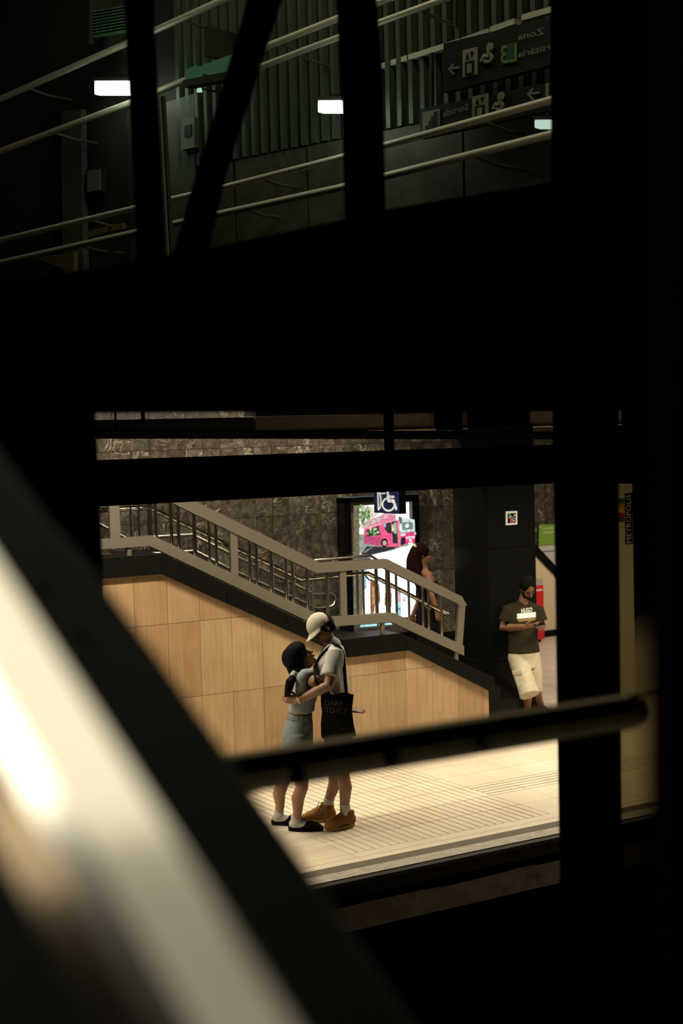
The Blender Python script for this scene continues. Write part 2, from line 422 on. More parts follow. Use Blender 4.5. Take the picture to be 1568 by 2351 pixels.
# granite pillar: cladding of tall polished pieces round a core
YP, XP = 13.1, 9.885
pil = thing('pillar', 'square polished black granite pillar with fine joints', None, (10.2, 13.5, 0), kind='structure')
b = B(); box(b, XP+.02, XP+.645, YP+.02, 13.73, 0, 3.6); put('core', b, M_paint, pil)
for za, zb in ((0, .62), (.62, 1.89), (1.89, 3.25)):
    b = B(); box(b, XP, XP+.665, YP, YP+.02, za+.002, zb-.002); bevel(b, .002, 1); put('cladding', b, M_pil, pil)
    b = B(); box(b, XP, XP+.02, YP+.022, 13.75, za+.002, zb-.002); bevel(b, .002, 1); put('cladding', b, M_pil, pil)
    b = B(); box(b, XP+.645, XP+.665, YP+.022, 13.75, za+.002, zb-.002); put('cladding', b, M_pil, pil)
# ceiling and its dim concrete edge beam
b = B(); box(b, 2, 26, 8.6, 26, 3.62, 3.75); ce = put('ceiling', b, M_ceil); ce['kind'] = 'structure'
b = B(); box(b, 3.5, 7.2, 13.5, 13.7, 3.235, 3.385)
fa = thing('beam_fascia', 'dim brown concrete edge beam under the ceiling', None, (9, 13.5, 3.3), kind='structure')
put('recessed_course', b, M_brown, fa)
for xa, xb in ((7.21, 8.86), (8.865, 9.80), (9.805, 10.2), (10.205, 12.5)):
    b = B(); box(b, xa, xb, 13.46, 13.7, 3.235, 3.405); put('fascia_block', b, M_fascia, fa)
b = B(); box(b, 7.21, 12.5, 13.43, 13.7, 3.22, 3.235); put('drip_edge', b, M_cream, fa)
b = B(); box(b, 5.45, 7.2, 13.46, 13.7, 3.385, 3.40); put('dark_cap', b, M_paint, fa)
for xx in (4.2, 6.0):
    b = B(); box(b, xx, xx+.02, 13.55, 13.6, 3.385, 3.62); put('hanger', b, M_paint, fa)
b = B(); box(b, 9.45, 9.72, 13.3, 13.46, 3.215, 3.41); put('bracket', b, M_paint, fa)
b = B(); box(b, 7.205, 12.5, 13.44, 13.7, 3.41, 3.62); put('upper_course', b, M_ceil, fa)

# ================================================================== PLATFORM THINGS
# housings of the linear lamps
for nm, lab, x0, x1, y, z in (('ceiling_lamp', 'long linear lamp on the ceiling above the embracing couple', -7.9, 6.5, 11.2, 3.51), ('ceiling_lamp', 'short linear lamp on the ceiling in front of the granite pillar', 7.1, 13.7, 10.9, 3.51), ('ceiling_lamp', 'linear lamp over the stair flight by the marble wall', 3.6, 9.6, 13.95, 3.57), ('ceiling_lamp', 'ceiling lamp of the passage beyond the granite pillar', 12.9, 16.1, 15.2, 3.39)):
    t = thing(nm, lab, 'lamp', ((x0+x1)/2, y, z))
    b = B(); box(b, x0, x1, y-.08, y+.08, z, min(z+.1, 3.615)); put('housing', b, M_paint, t)
    for xx in (x0+.6, x1-.6):
        b = B(); box(b, xx-.03, xx+.03, y-.03, y+.03, min(z+.1, 3.61)-.01, 3.62); put('hanger', b, M_paint, t)

# suspended black trunking along the platform edge
t = thing('lighting_trunking', 'wide black suspended trunking crossing above the couple along the platform', 'trunking', (8, 9.6, 2.85))
YT = 9.6
zt0, zt1 = on(640, 1142, 1, YT).z, on(640, 1043, 1, YT).z
b = B(); prism(b, [(2.5, YT, zt0), (2.5, YT+.22, zt0), (2.5, YT+.22, zt1), (2.5, YT, zt1)], (9.0, 0, 0)); bevel(b, .006, 1); put('body', b, M_paint, t)
b = B(); box(b, 2.5, 11.5, YT-.012, YT, zt1-.03, zt1-.012); put('lip', b, M_paint, t)
for xx in (3.0, 11.2):
    b = B(); tube(b, [(xx, YT+.11, zt1), (xx, YT+.11, 3.62)], .012, 8); put('hanger', b, M_paint, t)
t = thing('conduit_pipe', 'thin black conduit pipe running level above the black trunking', 'pipe', (7, 11.9, 3.2))
pa, pb = on(200, 996, 1, 11.9), on(1300, 1000, 1, 11.9)
b = B(); tube(b, [pa, pb], .042, 12); smooth(put('pipe', b, M_paint, t), 40)
for f in (.05, .84):
    p = pa.lerp(pb, f); b = B(); tube(b, [p, V((p.x, p.y, 3.62))], .01, 8); put('hanger', b, M_paint, t)

# hanging accessibility sign
t = thing('accessibility_sign', 'blue hanging sign with white wheelchair symbol beside the bus advertisement', 'sign', (8.02, 12.2, 2.41))
b = B(); box(b, 7.985, 8.065, 12.0, 12.45, 2.41, 2.86); put('case', b, M_paint, t)
b = B(); box(b, 7.980, 7.985, 12.004, 12.446, 2.413, 2.857); put('blue_face', b, M_blue, t)
def sg(u, w): return V((7.975, 12.45-u, 2.41+w))       # u from the far edge, w up
SX = .45/235.
def s_pix(x, y): return sg((x-448)*SX, (290+(x-448)*.06-y)*.00086)
b = B()
def stroke(pts, w):
    for p, q in zip(pts[:-1], pts[1:]):
        bar(b, p, q, .004, w, up=(q-p).cross(V((1, 0, 0))))
    for p in pts: disc(b, p-V((.002, 0, 0)), (1, 0, 0), w/2, .004, 14)
stroke([s_pix(496, 250), s_pix(494, 40)], .030); stroke([s_pix(510, 238), s_pix(522, 190), s_pix(520, 110), s_pix(508, 40)], .020)
stroke([s_pix(590+55*math.cos(a), 195+72*math.sin(a)) for a in [math.radians(d) for d in range(20, 256, 18)]], .020)
stroke([s_pix(585, 40), s_pix(592, 150), s_pix(638, 155), s_pix(660, 240)], .036); stroke([s_pix(590, 105), s_pix(640, 108)], .026)
stroke([s_pix(510, 70), s_pix(560, 66)], .016); stroke([s_pix(592, -20), s_pix(592, -14)], .06)
put('wheelchair_symbol', b, M_signw, t)
b = B(); box(b, 7.985, 8.065, 12.18, 12.24, 2.86, 3.62); put('hanger_post', b, M_paint, t)

# backlit advertisement on the marble wall
YA = 14.70
ad = thing('advertising_display', 'backlit advertisement showing a pink open-top bus on the marble wall', 'advertisement', (9.6, 14.7, .6))
def fx(px, py): q = on(px, py, 1, YA-.012); return (q.x, q.z)
X0, X1 = fx(788, 1300)[0], fx(959, 1300)[0]
b = B()
for a in ((X0, X0+.09, .55, 2.46), (X1-.10, X1, .55, 2.46), (X0, X1, 2.40, 2.46), (X0, X1, .55, .82)): box(b, a[0], a[1], YA-.07, YB, a[2], a[3])
put('frame', b, M_glossy, ad)
b = B(); box(b, X0, X1, YA-.072, YA-.02, 2.462, 2.468); put('top_edge', b, mat('blue_edge', (.12, .2, .32), .3), ad)
b = B(); box(b, X0+.08, X1-.08, YA, YB, .80, 2.42); put('reflection_margin', b, mat('reflection_grey', (.16, .13, .09), .6), ad)  # grey-beige stands in for the glass reflection left of the picture
lay = [0]
def poly(name, pts, c, s, raw=False, smoothq=False):
    lay[0] += 1; y = YA-.004-lay[0]*.0006
    q = pts if raw else [fx(780+x/5.227, 1120+yy/5.227) for x, yy in pts]
    b = B(); prism(b, [(x, y, z) for x, z in q], (0, .0005, 0))
    m = emit('lit_'+name, c, s); n = m.node_tree.nodes; l = m.node_tree.links
    g = n.new('ShaderNodeNewGeometry'); t_ = n.new('ShaderNodeTexNoise'); t_.inputs['Scale'].default_value = 28; t_.inputs['Detail'].default_value = 6
    r = n.new('ShaderNodeMapRange'); r.inputs[1].default_value = .3; r.inputs[2].default_value = .7; r.inputs[3].default_value = s*.62; r.inputs[4].default_value = s*1.25
    l.new(g.outputs['Position'], t_.inputs['Vector']); l.new(t_.outputs['Fac'], r.inputs[0]); l.new(r.outputs[0], n['Emission'].inputs[1])
    return put(name, b, m, ad)
def circ(cx, cy, rx, ry, n=18): return [(cx+rx*math.cos(2*math.pi*i/n), cy+ry*math.sin(2*math.pi*i/n)) for i in range(n)]
poly('picture', [(170, 215), (870, 165), (800, 1560), (170, 1560)], (.20, .17, .11), 1)  # dim base paints the picture's fade at its left edge
poly('sky', [(240, 218), (872, 168), (872, 690), (240, 800)], (1.0, 1.0, .93), 1.5)
poly('street', [(240, 560), (870, 500), (870, 690), (240, 790)], (.45, .5, .42), .8)
for i in range(60):
    x = random.uniform(235, 345); y = random.uniform(225, 470-(x-235)*.2); r = random.uniform(10, 26)
    g = random.choice([(.22, .38, .12), (.4, .58, .25), (.62, .75, .5), (.10, .2, .06), (.8, .85, .7)])
    poly('tree', circ(x, y, r, r*1.2, 7), g, random.uniform(.6, 1.1))
poly('facade', [(345, 230), (450, 218), (450, 300), (350, 400)], (.8, .75, .6), 1.0)
poly('kerb_line', [(240, 790), (300, 700), (380, 712), (300, 780)], (.25, .27, .27), .8)
poly('road', [(240, 795), (310, 702), (560, 705), (700, 705), (560, 752), (350, 800)], (.05, .05, .055), .8)
poly('lane_mark', [(250, 775), (350, 715), (380, 715), (285, 778)], (.4, .42, .42), .7)
poly('upper_deck', [(240, 478), (300, 400), (480, 330), (520, 300), (650, 312), (660, 388), (450, 440), (265, 490)], (.85, .28, .42), 1.0)
poly('deck_crowd', [(250, 470), (300, 408), (490, 345), (500, 372), (280, 478)], (.62, .60, .48), .9)
for i in range(26):
    x = random.uniform(280, 640); y = 478-(x-250)*.36-random.uniform(15, 55)
    poly('passenger', circ(x, y, random.uniform(6, 12), random.uniform(6, 14), 7), random.choice([(.9, .5, .6), (.95, .75, .8), (.5, .2, .25), (.75, .7, .55), (1, .9, .9)]), 1)
poly('bus_body', [(262, 600), (265, 490), (450, 440), (660, 386), (690, 395), (692, 704), (535, 706), (268, 668)], (.95, .12, .27), 1.05)
poly('bus_body_shade', [(262, 600), (264, 560), (460, 600), (470, 700), (268, 668)], (.62, .10, .22), .9)
poly('rear_window', [(295, 505), (438, 452), (462, 565), (300, 582)], (.06, .10, .05), .7)
for i in range(14):
    x = random.uniform(300, 440); y = random.uniform(490, 560)
    poly('window_glint', circ(x, y, random.uniform(7, 18), random.uniform(10, 24), 7), random.choice([(.3, .55, .2), (.75, .9, .6), (.15, .35, .1), (.9, .95, .85)]), .9)
poly('side_window', [(486, 432), (582, 408), (590, 550), (545, 540), (510, 495)], (.05, .05, .055), .8)
poly('window_light', [(490, 435), (520, 428), (520, 468), (496, 470)], (.55, .65, .85), .9)
poly('door', [(588, 408), (646, 395), (662, 666), (604, 666)], (.03, .05, .05), .8)
poly('door_light', [(590, 440), (610, 430), (616, 520), (594, 525)], (.85, .85, .45), 1.0)
poly('door_light', [(615, 415), (640, 412), (648, 545), (618, 550)], (.45, .70, .50), .9)
poly('door_step', [(604, 664), (664, 664), (664, 690), (604, 698)], (.85, .16, .28), 1.0)
poly('door_pillar', [(648, 385), (672, 380), (694, 700), (676, 704)], (.95, .25, .35), 1.0)
poly('windscreen', [(664, 345), (720, 350), (862, 380), (868, 522), (700, 535)], (.72, .85, .82), 1.0)
poly('windscreen_glass', [(705, 412), (838, 412), (846, 490), (716, 510)], (.22, .30, .30), .9)
poly('windscreen_glint', circ(770, 450, 26, 30, 9), (.8, .9, .85), 1)
poly('wiper_arch', [(664, 345), (700, 345), (716, 400), (690, 440)], (.15, .2, .18), .8)
poly('bus_front', [(690, 545), (868, 525), (864, 650), (760, 672), (692, 690)], (.85, .06, .22), 1.05)
poly('front_opening', [(697, 600), (745, 585), (752, 660), (697, 690)], (.03, .03, .05), .8)
poly('front_stripe', [(694, 550), (752, 545), (754, 570), (696, 575)], (1, .8, .82), 1.1)
poly('bumper', [(752, 582), (862, 572), (862, 602), (756, 610)], (1, .72, .72), 1.1)
poly('badge', circ(810, 625, 17, 15), (1, .9, .75), 1.2)
poly('number_plate', [(785, 655), (838, 650), (838, 672), (788, 680)], (1, .98, .92), 1.2)
poly('tyre', circ(497, 655, 42, 52), (.03, .02, .02), .8); poly('wheel_rim', circ(500, 660, 24, 32), (.62, .55, .40), .9)
poly('mirror', circ(865, 545, 12, 18, 9), (.8, .75, .9), 1.0)
poly('white_sweep', [(350, 800), (560, 752), (700, 712), (872, 665), (870, 1545), (235, 1545), (240, 1000)], (.93, 1, .98), 1.7)
poly('lit_gap', [(210, 1640), (590, 1612), (590, 1634), (210, 1664)], (.45, .85, .95), 1.2)
poly('blue_edge_panel', [(240, 960), (280, 960), (280, 1200), (240, 1230)], (.35, .6, .8), .9)
poly('brown_figure', [(325, 1100), (345, 1085), (430, 1150), (445, 1330), (430, 1440), (390, 1440), (360, 1510), (330, 1510), (325, 1300)], (.33, .13, .05), .9)
poly('brown_figure', [(345, 1180), (400, 1180), (425, 1260), (400, 1380), (350, 1400)], (.65, .36, .18), .9)
poly('brown_figure', [(500, 1260), (530, 1240), (560, 1230), (582, 1260), (580, 1420), (540, 1440), (495, 1400)], (.42, .22, .13), .9)
poly('white_shirt', [(380, 1400), (440, 1370), (450, 1510), (370, 1510)], (1, .95, .9), 1.4)
poly('white_shirt', [(500, 1430), (560, 1430), (585, 1510), (490, 1510)], (1, .93, .88), 1.3)
poly('pink_spot', [(545, 1180), (580, 1175), (584, 1240), (555, 1250)], (.9, .55, .6), 1.0)
poly('pink_spot', [(650, 1240), (690, 1236), (690, 1370), (650, 1370)], (.75, .5, .58), 1.0)
poly('pink_spot', circ(730, 1330, 18, 40, 9), (.85, .6, .68), 1.0)
poly('blue_spot', [(645, 1375), (690, 1375), (690, 1530), (645, 1540)], (.35, .75, .85), 1.1)
poly('dark_line', [(645, 1440), (690, 1438), (690, 1450), (645, 1452)], (.1, .2, .3), .7)

# navigation plaque on the pillar: white frame, dark field with colour squares
t = thing('code_plaque', 'small white-framed plaque with coloured squares on the granite pillar', 'plaque', on(1173, 1200, 1, YP))
def pq(px, py, d): q = on(px, py, 1, YP); return V((q.x, YP-d, q.z))
b = B(); prism(b, [pq(1160, 1206, 0), pq(1186, 1204, 0), pq(1186, 1173, 0), pq(1160, 1174, 0)], (0, -.012, 0)); put('frame', b, M_bright, t)
b = B(); prism(b, [pq(1164, 1201, .012), pq(1182, 1199.5, .012), pq(1182, 1178, .012), pq(1164, 1179, .012)], (0, -.003, 0)); put('dark_field', b, M_glossy, t)
cols = [mat('plaque_'+n, c, .5) for n, c in (('cyan', (.1, .5, .6)), ('yellow', (.75, .6, .08)), ('magenta', (.6, .05, .3)), ('blue', (.12, .25, .6)), ('red', (.6, .08, .06)))]
for i, (cx, cy, ci) in enumerate([(168, 182, 0), (171, 185, 0), (179, 183, 1), (168, 188, 1), (172, 189, 2), (176, 188, 3), (179, 190, 4), (170, 194, 4), (174, 193, 0), (178, 195, 1), (171, 198, 2), (175, 197.5, 2)]):
    b = B(); x, y = 1000+cx, 1000+cy
    prism(b, [pq(x-1.6, y+1.8, .015), pq(x+1.6, y+1.7, .015), pq(x+1.6, y-1.8, .015), pq(x-1.6, y-1.7, .015)], (0, -.002, 0)); put('colour_square', b, cols[ci], t)

# main balustrade on the coping
bal = thing('stair_balustrade', 'brushed steel balustrade with flat rails and paired uprights on the cream wall', 'balustrade', (7.2, YW, 1.2))
def rail(name, up_pts, lo_pts, y0, y1):
    b = B()
    for i in range(len(up_pts)-1):
        (xa, za), (xb, zb) = up_pts[i:i+2]; (xc, zc), (xd, zd) = lo_pts[i:i+2]
        prism(b, [(xa, y0, za), (xb, y0, zb), (xd, y0, zd), (xc, y0, zc)], (0, y1-y0, 0))
    bmesh.ops.remove_doubles(b, verts=b.verts, dist=.0005)
    return put(name, b, M_steel, bal)
rail('top_rail', [(3.0, 2.80), (5.60, 2.80), (7.285, 1.96), (8.06, 1.945), (8.97, 1.495), (9.03, 1.40)], [(3.0, 2.69), (5.58, 2.69), (7.235, 1.865), (8.025, 1.855), (8.90, 1.435), (8.95, 1.39)], YW+.0, YW+.07)
rail('bottom_rail', [(3.0, 2.325), (5.53, 2.325), (7.33, 1.42), (8.12, 1.40), (8.98, .985)], [(3.0, 2.235), (5.49, 2.235), (7.27, 1.33), (8.09, 1.31), (8.98, .88)], YW+.0, YW+.07)
def topz(x):
    P = [(3.0, 2.70), (5.58, 2.70), (7.24, 1.87), (8.03, 1.86), (8.98, 1.40)]
    return float(np.interp(x, [p[0] for p in P], [p[1] for p in P]))
def botz(x):
    P = [(3.0, 2.30), (5.53, 2.30), (7.30, 1.40), (8.10, 1.38), (8.98, .97)]
    return float(np.interp(x, [p[0] for p in P], [p[1] for p in P]))
for x, w in ((4.9, .05), (5.33, .02), (5.41, .02), (5.505, .02), (5.53, .02), (5.575, .03), (5.73, .03), (5.80, .03), (5.96, .038), (6.11, .025), (6.18, .03), (6.53, .03), (6.60, .03), (6.76, .036), (6.92, .03), (6.99, .03), (7.15, .03), (7.37, .03), (7.72, .024), (7.79, .022), (7.94, .028), (8.08, .05), (8.18, .026), (8.33, .026), (8.50, .026), (8.57, .026), (8.73, .03)):
    b = B(); tube(b, [(x, YW+.035, botz(x)-.01), (x, YW+.035, topz(x)+.02)], w/2, 10); smooth(put('baluster', b, M_tube, bal), 50)
for x, w in ((5.17, .10), (6.36, .075), (7.55, .075)):
    b = B(); box(b, x-w/2, x+w/2, YW+.015, YW+.055, botz(x)-.01, topz(x)+.02); bevel(b, .004, 1); put('post', b, M_steel, bal)
b = B(); prism(b, [(8.89, YW+.005, .97), (8.965, YW+.005, .94), (9.02, YW+.005, 1.42), (8.94, YW+.005, 1.42)], (0, .05, 0)); bevel(b, .006, 1); put('end_post', b, M_steel, bal)
for x in (4.0, 5.3, 6.3, 7.35, 8.0, 8.9):
    z0 = float(np.interp(x, [p[0] for p in top_pts], [p[1] for p in top_pts]))
    b = B(); box(b, x-.02, x+.02, YW+.02, YW+.05, z0-.01, botz(x)-.03); put('foot', b, M_steel, bal)
# inner handrail tube on the stair side of the balustrade
b = B(); tube(b, [(5.0, YW+.16, 2.575), (5.57, YW+.16, 2.575), (6.35, YW+.16, 2.19), (7.15, YW+.16, 1.80), (7.59, YW+.16, 1.805), (7.93, YW+.16, 1.80), (8.9, YW+.16, 1.30)], .022, 10); smooth(put('inner_handrail', b, M_tube, bal), 50)
for x in (5.4, 6.3, 7.2, 7.9, 8.6):
    z = float(np.interp(x, [5.0, 5.57, 7.15, 7.93, 8.9], [2.575, 2.575, 1.80, 1.80, 1.30]))
    b = B(); tube(b, [(x, YW+.16, z-.02), (x, YW+.1, z-.06), (x, YW+.05, z-.06)], .008, 6); put('rail_bracket', b, M_steel, bal)
# double handrail on the marble wall
dr = thing('wall_handrail', 'double tubular steel handrail with looped end on the marble wall', 'handrail', (8, 14.7, 1.2))
YH = 14.70
b = B(); tube(b, [(6.1, YH, 2.15), (7.04, YH, 2.145), (7.46, YH, 1.93), (8.58, YH, 1.372), (8.78, YH, 1.368), (8.84, YH, 1.345), (8.865, YH, 1.285), (8.84, YH, 1.225), (8.78, YH, 1.203), (8.61, YH, 1.203), (7.45, YH, 1.76), (7.07, YH, 1.965), (6.1, YH, 1.97)], .021, 10); smooth(put('rail', b, M_tube, dr), 60)
for x, z in ((7.2, 2.06), (7.9, 1.71), (8.5, 1.41)):
    b = B(); tube(b, [(x, YH, z-.02), (x, YH+.06, z-.05), (x, YB, z-.05)], .008, 6); put('rail_bracket', b, M_steel, dr)
d2 = thing('wall_handrail', 'upper steel handrail tube sloping across the marble wall at the top left', 'handrail', (5.8, 14.7, 2.6))
b = B()
qa, qb = on(225, 1202, 1, YH), on(296, 1240, 1, YH)
tube(b, [qa+(qa-qb)*.8, qa, qb, qb+(qb-qa)*.4], .02, 10); smooth(put('rail', b, M_tube, d2), 60)
b = B(); tube(b, [qa, qa+V((0, .05, -.03)), V((qa.x, YB, qa.z-.03))], .008, 6); put('rail_bracket', b, M_steel, d2)
# rail of the far side of the landing
d3 = thing('landing_rail', 'short double steel rail at the landing in front of the bus advertisement', 'handrail', (9, 14.3, 1.75))
YL = 14.45
ps = [on(px, py, 1, YL) for px, py in ((716, 1287), (780, 1281), (850, 1276), (864, 1284), (1000, 1352))]
b = B(); tube(b, ps, .016, 8); smooth(put('rail', b, M_tube, d3), 50)
b = B(); tube(b, [p-V((0, 0, .045)) for p in ps], .012, 8); smooth(put('lower_rail', b, M_tube, d3), 50)
for f in (0, 3):
    p = ps[f]; b = B(); tube(b, [p, V((p.x, p.y, 1.02 if f == 0 else .7))], .014, 8); put('post', b, M_steel, d3)

# ---------------------------------------------------- passage beyond the pillar
YR = 18.55
t = thing('green_notice', 'green notice sheet with pale bottom strip on the far marble wall', 'notice', on(1255, 1230, 1, YR))
def fr(px, py, d=0): q = on(px, py, 1, YR); return V((q.x, YR-d, q.z))
b = B(); prism(b, [fr(1236, 1253), fr(1300, 1249), fr(1300, 1202), fr(1237, 1205)], (0, -.01, 0)); put('sheet', b, M_green, t)
b = B(); prism(b, [fr(1236, 1266), fr(1300, 1262), fr(1300, 1250), fr(1236, 1254)], (0, -.01, 0)); put('strip', b, M_paper, t)
for y, xa, xb in ((1213, 1246, 1272), (1222, 1246, 1272), (1210, 1239, 1241)):
    b = B(); prism(b, [fr(xa, y+3, .01), fr(xb, y+2, .01), fr(xb, y-3, .01), fr(xa, y-2, .01)], (0, -.002, 0)); put('print', b, mat('pale_green_print', (.42, .55, .2), .7), t)
b = B(); box(b, 0, .01, 0, .01, 0, .01); b.free()
wr = thing('wall_second_stair', 'cream rendered side wall of the second stair with black diagonal coping', None, (15, 17.7, 0), kind='structure')
Y2 = 17.75
def f2(px, py, d=0): q = on(px, py, 1, Y2); return V((q.x, Y2-d, q.z))
q0, q1 = f2(1200, 1245), f2(1300, 1350)
b = B(); prism(b, [V((q0.x, Y2, 0)), V((q1.x, Y2, 0)), q1, q0], (0, .6, 0)); put('face', b, M_cream, wr)
b = B(); n_ = V((q1.z-q0.z, 0, -(q1.x-q0.x))).normalized()*-.12
prism(b, [q0-V((0, .03, 0)), q1-V((0, .03, 0)), q1-V((0, .03, 0))+n_, q0-V((0, .03, 0))+n_], (0, .66, 0)); put('coping_stone', b, M_gran, wr)
b = B(); box(b, q0.x, q1.x, Y2-.02, Y2, 0, .10); put('skirting', b, M_gran, wr)
t = thing('notice_panel', 'plain grey panel under the green notice above the second stair', 'panel', on(1265, 1300, 1, 18.57))
b = B(); prism(b, [on(1238, 1268, 1, 18.57), on(1310, 1262, 1, 18.57), on(1310, 1352, 1, 18.57), on(1238, 1352, 1, 18.57)], (0, .03, 0)); put('board', b, M_paper, t)
vm = thing('vending_machine', 'narrow bright red machine with grey top beside the cream stair wall', 'machine', on(1240, 1478, 2, 0))
bx = on(1251, 1478, 1, 17.35).x
zt = on(1245, 1343, 1, 17.35).z
b = B(); box(b, bx-.62, bx, 17.35, 17.72, .04, zt); bevel(b, .01, 1); put('cabinet', b, M_red, vm)
b = B(); box(b, bx-.62, bx-.01, 17.36, 17.72, zt, zt+.085); put('grey_top', b, mat('grey_plastic', (.30, .28, .24), .5), vm)
b = B(); box(b, bx-.6, bx-.03, 17.40, 17.70, 0, .04); put('plinth', b, M_paint, vm)
for i, w_ in enumerate((.02, .035, .025, .03)):
    x_ = bx-.15+i*.033
    b = B(); box(b, x_, x_+w_*.75, 17.346, 17.351, zt-.085, zt-.055-.006*(i % 2)); put('print_mark', b, M_bright, vm)
b = B(); prism(b, [(bx-.62, 17.5, zt+.085), (bx-.05, 17.5, zt+.085), (bx-.2, 17.5, zt+.25), (bx-.62, 17.5, zt+.25)], (0, .03, 0)); put('header_card', b, M_paper, vm)

# advertising totem seen through the tinted pane on the right
tp = on(1440, 1597, 2, 0)
t = thing('white_totem', 'tall white totem with vertical black METROPOLIS label behind the dim pane', 'totem', tp)
YM = tp.y
def fm(px, py, d=0): q = on(px, py, 1, YM); return V((q.x, YM-d, q.z))
xr, xl = fm(1456, 1400).x, fm(1395, 1400).x
b = B(); box(b, xl, xr, YM, YM+.25, 0, fm(1440, 1112).z); put('body', b, mat('totem_white', (.62, .60, .5), .5), t)
b = B(); prism(b, [fm(1435.5, 1250), fm(1452, 1248), fm(1451, 1131), fm(1434, 1133)], (0, -.006, 0)); put('black_label', b, M_glossy, t)
b = text_mesh('METROPOLIS', fm(1448.5, 1246, .007), (0, 0, 1), (-1, 0, 0), .075, .001, width=(fm(1440, 1135).z-fm(1440, 1246).z))
put('lettering', b, M_bright, t)
for n, c, y0, y1 in (('teal', (.02, .15, .2), 1145, 1156), ('orange', (.6, .25, .02), 1156, 1167), ('yellow', (.6, .5, .2), 1167, 1177), ('red', (.4, .02, .03), 1177, 1188), ('blue', (.05, .1, .16), 1188, 1199)):
    b = B(); prism(b, [fm(1414, y1), fm(1433, y1-.3), fm(1433, y0-.3), fm(1414, y0)], (0, -.005, 0)); put('colour_patch', b, mat('totem_'+n, c, .6), t)

# ================================================================== REFLECTION IN THE UPPER PANES, BUILT AS GEOMETRY BEYOND THE GLASS
def gt(px): return 13-4*px/1265
def G(px, py, d=0): return at(px, py, gt(px)+d)
_w0, _w1 = at(0, 540, 13.9), at(1265, 230, 9.9)
GU = V((_w1.x-_w0.x, _w1.y-_w0.y, 0)).normalized()          # along the reflected wall
GN = V((GU.y, -GU.x, 0))
if GN.dot(CAM-_w0) < 0: GN = -GN
def gw(px, py, off=0.):
    d = at(px, py, 1)-CAM; p0 = _w0+GN*off
    return CAM+d*((p0-CAM).dot(GN)/d.dot(GN))
def slab(b, pts, off, th):
    return prism(b, [gw(x, y, off) for x, y in pts], -GN*th)
M_rib = mat('grey_green_metal', (.075, .088, .066), .5, metal=.3); M_gst = mat('reflected_stone', (.075, .062, .040), .6)
a_ = noi(M_gst, coords(M_gst), 6, 7, .7); setcol(M_gst, ramp(M_gst, a_, [(.35, (.045, .038, .025)), (.7, (.10, .085, .058))]))
M_gmid = mat('reflected_mid', (.085, .09, .065), .6); M_gdark = mat('reflected_dark', (.022, .022, .016), .7); M_gpale = mat('reflected_pale', (.16, .17, .13), .6)
M_lamp = emit('lamp_white', (.90, 1.0, .93), 6.0); M_lampd = emit('lamp_dim', (.75, .95, .88), .75)
M_gsign = mat('reflected_sign_black', (.006, .006, .005), .5); M_gprint = mat('sign_print_grey', (.22, .21, .16), .7); M_ggreen = mat('sign_print_green', (.10, .26, .07), .7)
M_gbox = emit('green_box', (.15, .34, .20), .17)
ZT = 8.3
gwall = thing('wall_reflected', 'dim reflected wall with ribbed grey-green metal above stone slabs', None, gw(700, 400), kind='structure')
b = B(); slab(b, [(-150, 760), (1420, 480), (1420, -420), (-150, -150)], -.06, .1); put('backing', b, M_gdark, gwall)
def wall_s(px): return gw(px, 400).copy()
for i in range(62):                                       # ribs
    s = (gw(415, 300)-_w0).dot(GU)+i*.105
    p = _w0+GU*s
    zb = gw(520, 372).z+.0; zt = ZT
    q = V((p.x, p.y, 0))
    b = B(); prism(b, [q+V((0, 0, zb)), q+GU*.062+V((0, 0, zb)), q+GU*.05+GN*.05+V((0, 0, zb)), q+GU*.012+GN*.05+V((0, 0, zb))], (0, 0, zt-zb)); put('rib', b, M_rib, gwall)
zb = gw(520, 372).z
for xa, xb in ((300, 372), (378, 540), (546, 708), (713, 880), (886, 1068), (1073, 1340)):
    sa, sb = (gw(xa, 400)-_w0).dot(GU), (gw(xb, 400)-_w0).dot(GU); p, q = _w0+GU*sa, _w0+GU*sb
    b = B(); prism(b, [V((p.x, p.y, 3.8)), V((q.x, q.y, 3.8)), V((q.x, q.y, zb-.01)), V((p.x, p.y, zb-.01))], GN*.03); put('slab', b, M_gst, gwall)
b = B(); slab(b, [(145, 640), (192, 640), (186, 250), (140, 255)], .04, .06); put('pilaster', b, M_gmid, gwall)
b = B(); slab(b, [(300, 640), (320, 640), (312, 250), (292, 255)], .06, .1); put('pilaster', b, M_gdark, gwall)
b = B(); slab(b, [(385, 640), (450, 600), (445, 215), (380, 235)], .05, .08); put('pilaster', b, M_gmid, gwall)
b = B(); slab(b, [(80, 592), (170, 578), (170, 626)], .2, .04); put('ochre_reflection', b, mat('reflected_ochre', (.16, .11, .04), .7), gwall)  # ochre triangle stands in for the tiled wall reflected in the glass
b = B(); slab(b, [(200, 530), (280, 512), (280, 525), (200, 545)], .2, .04); put('ochre_ledge', b, bpy.data.materials['reflected_ochre'], gwall)
b = B(); p, q = gw(-150, 0), gw(1420, 0)
prism(b, [V((p.x, p.y, ZT)), V((q.x, q.y, ZT)), V((q.x, q.y, ZT))+GN*2.6, V((p.x, p.y, ZT))+GN*2.6], (0, 0, .1)); o = put('ceiling_reflected', b, M_gdark); o['kind'] = 'structure'
b = B(); prism(b, [V((p.x, p.y, 3.78)), V((q.x, q.y, 3.78)), V((q.x, q.y, 3.78))+GN*1.6, V((p.x, p.y, 3.78))+GN*1.6], (0, 0, .1)); o = put('floor_reflected', b, M_gdark); o['kind'] = 'structure'

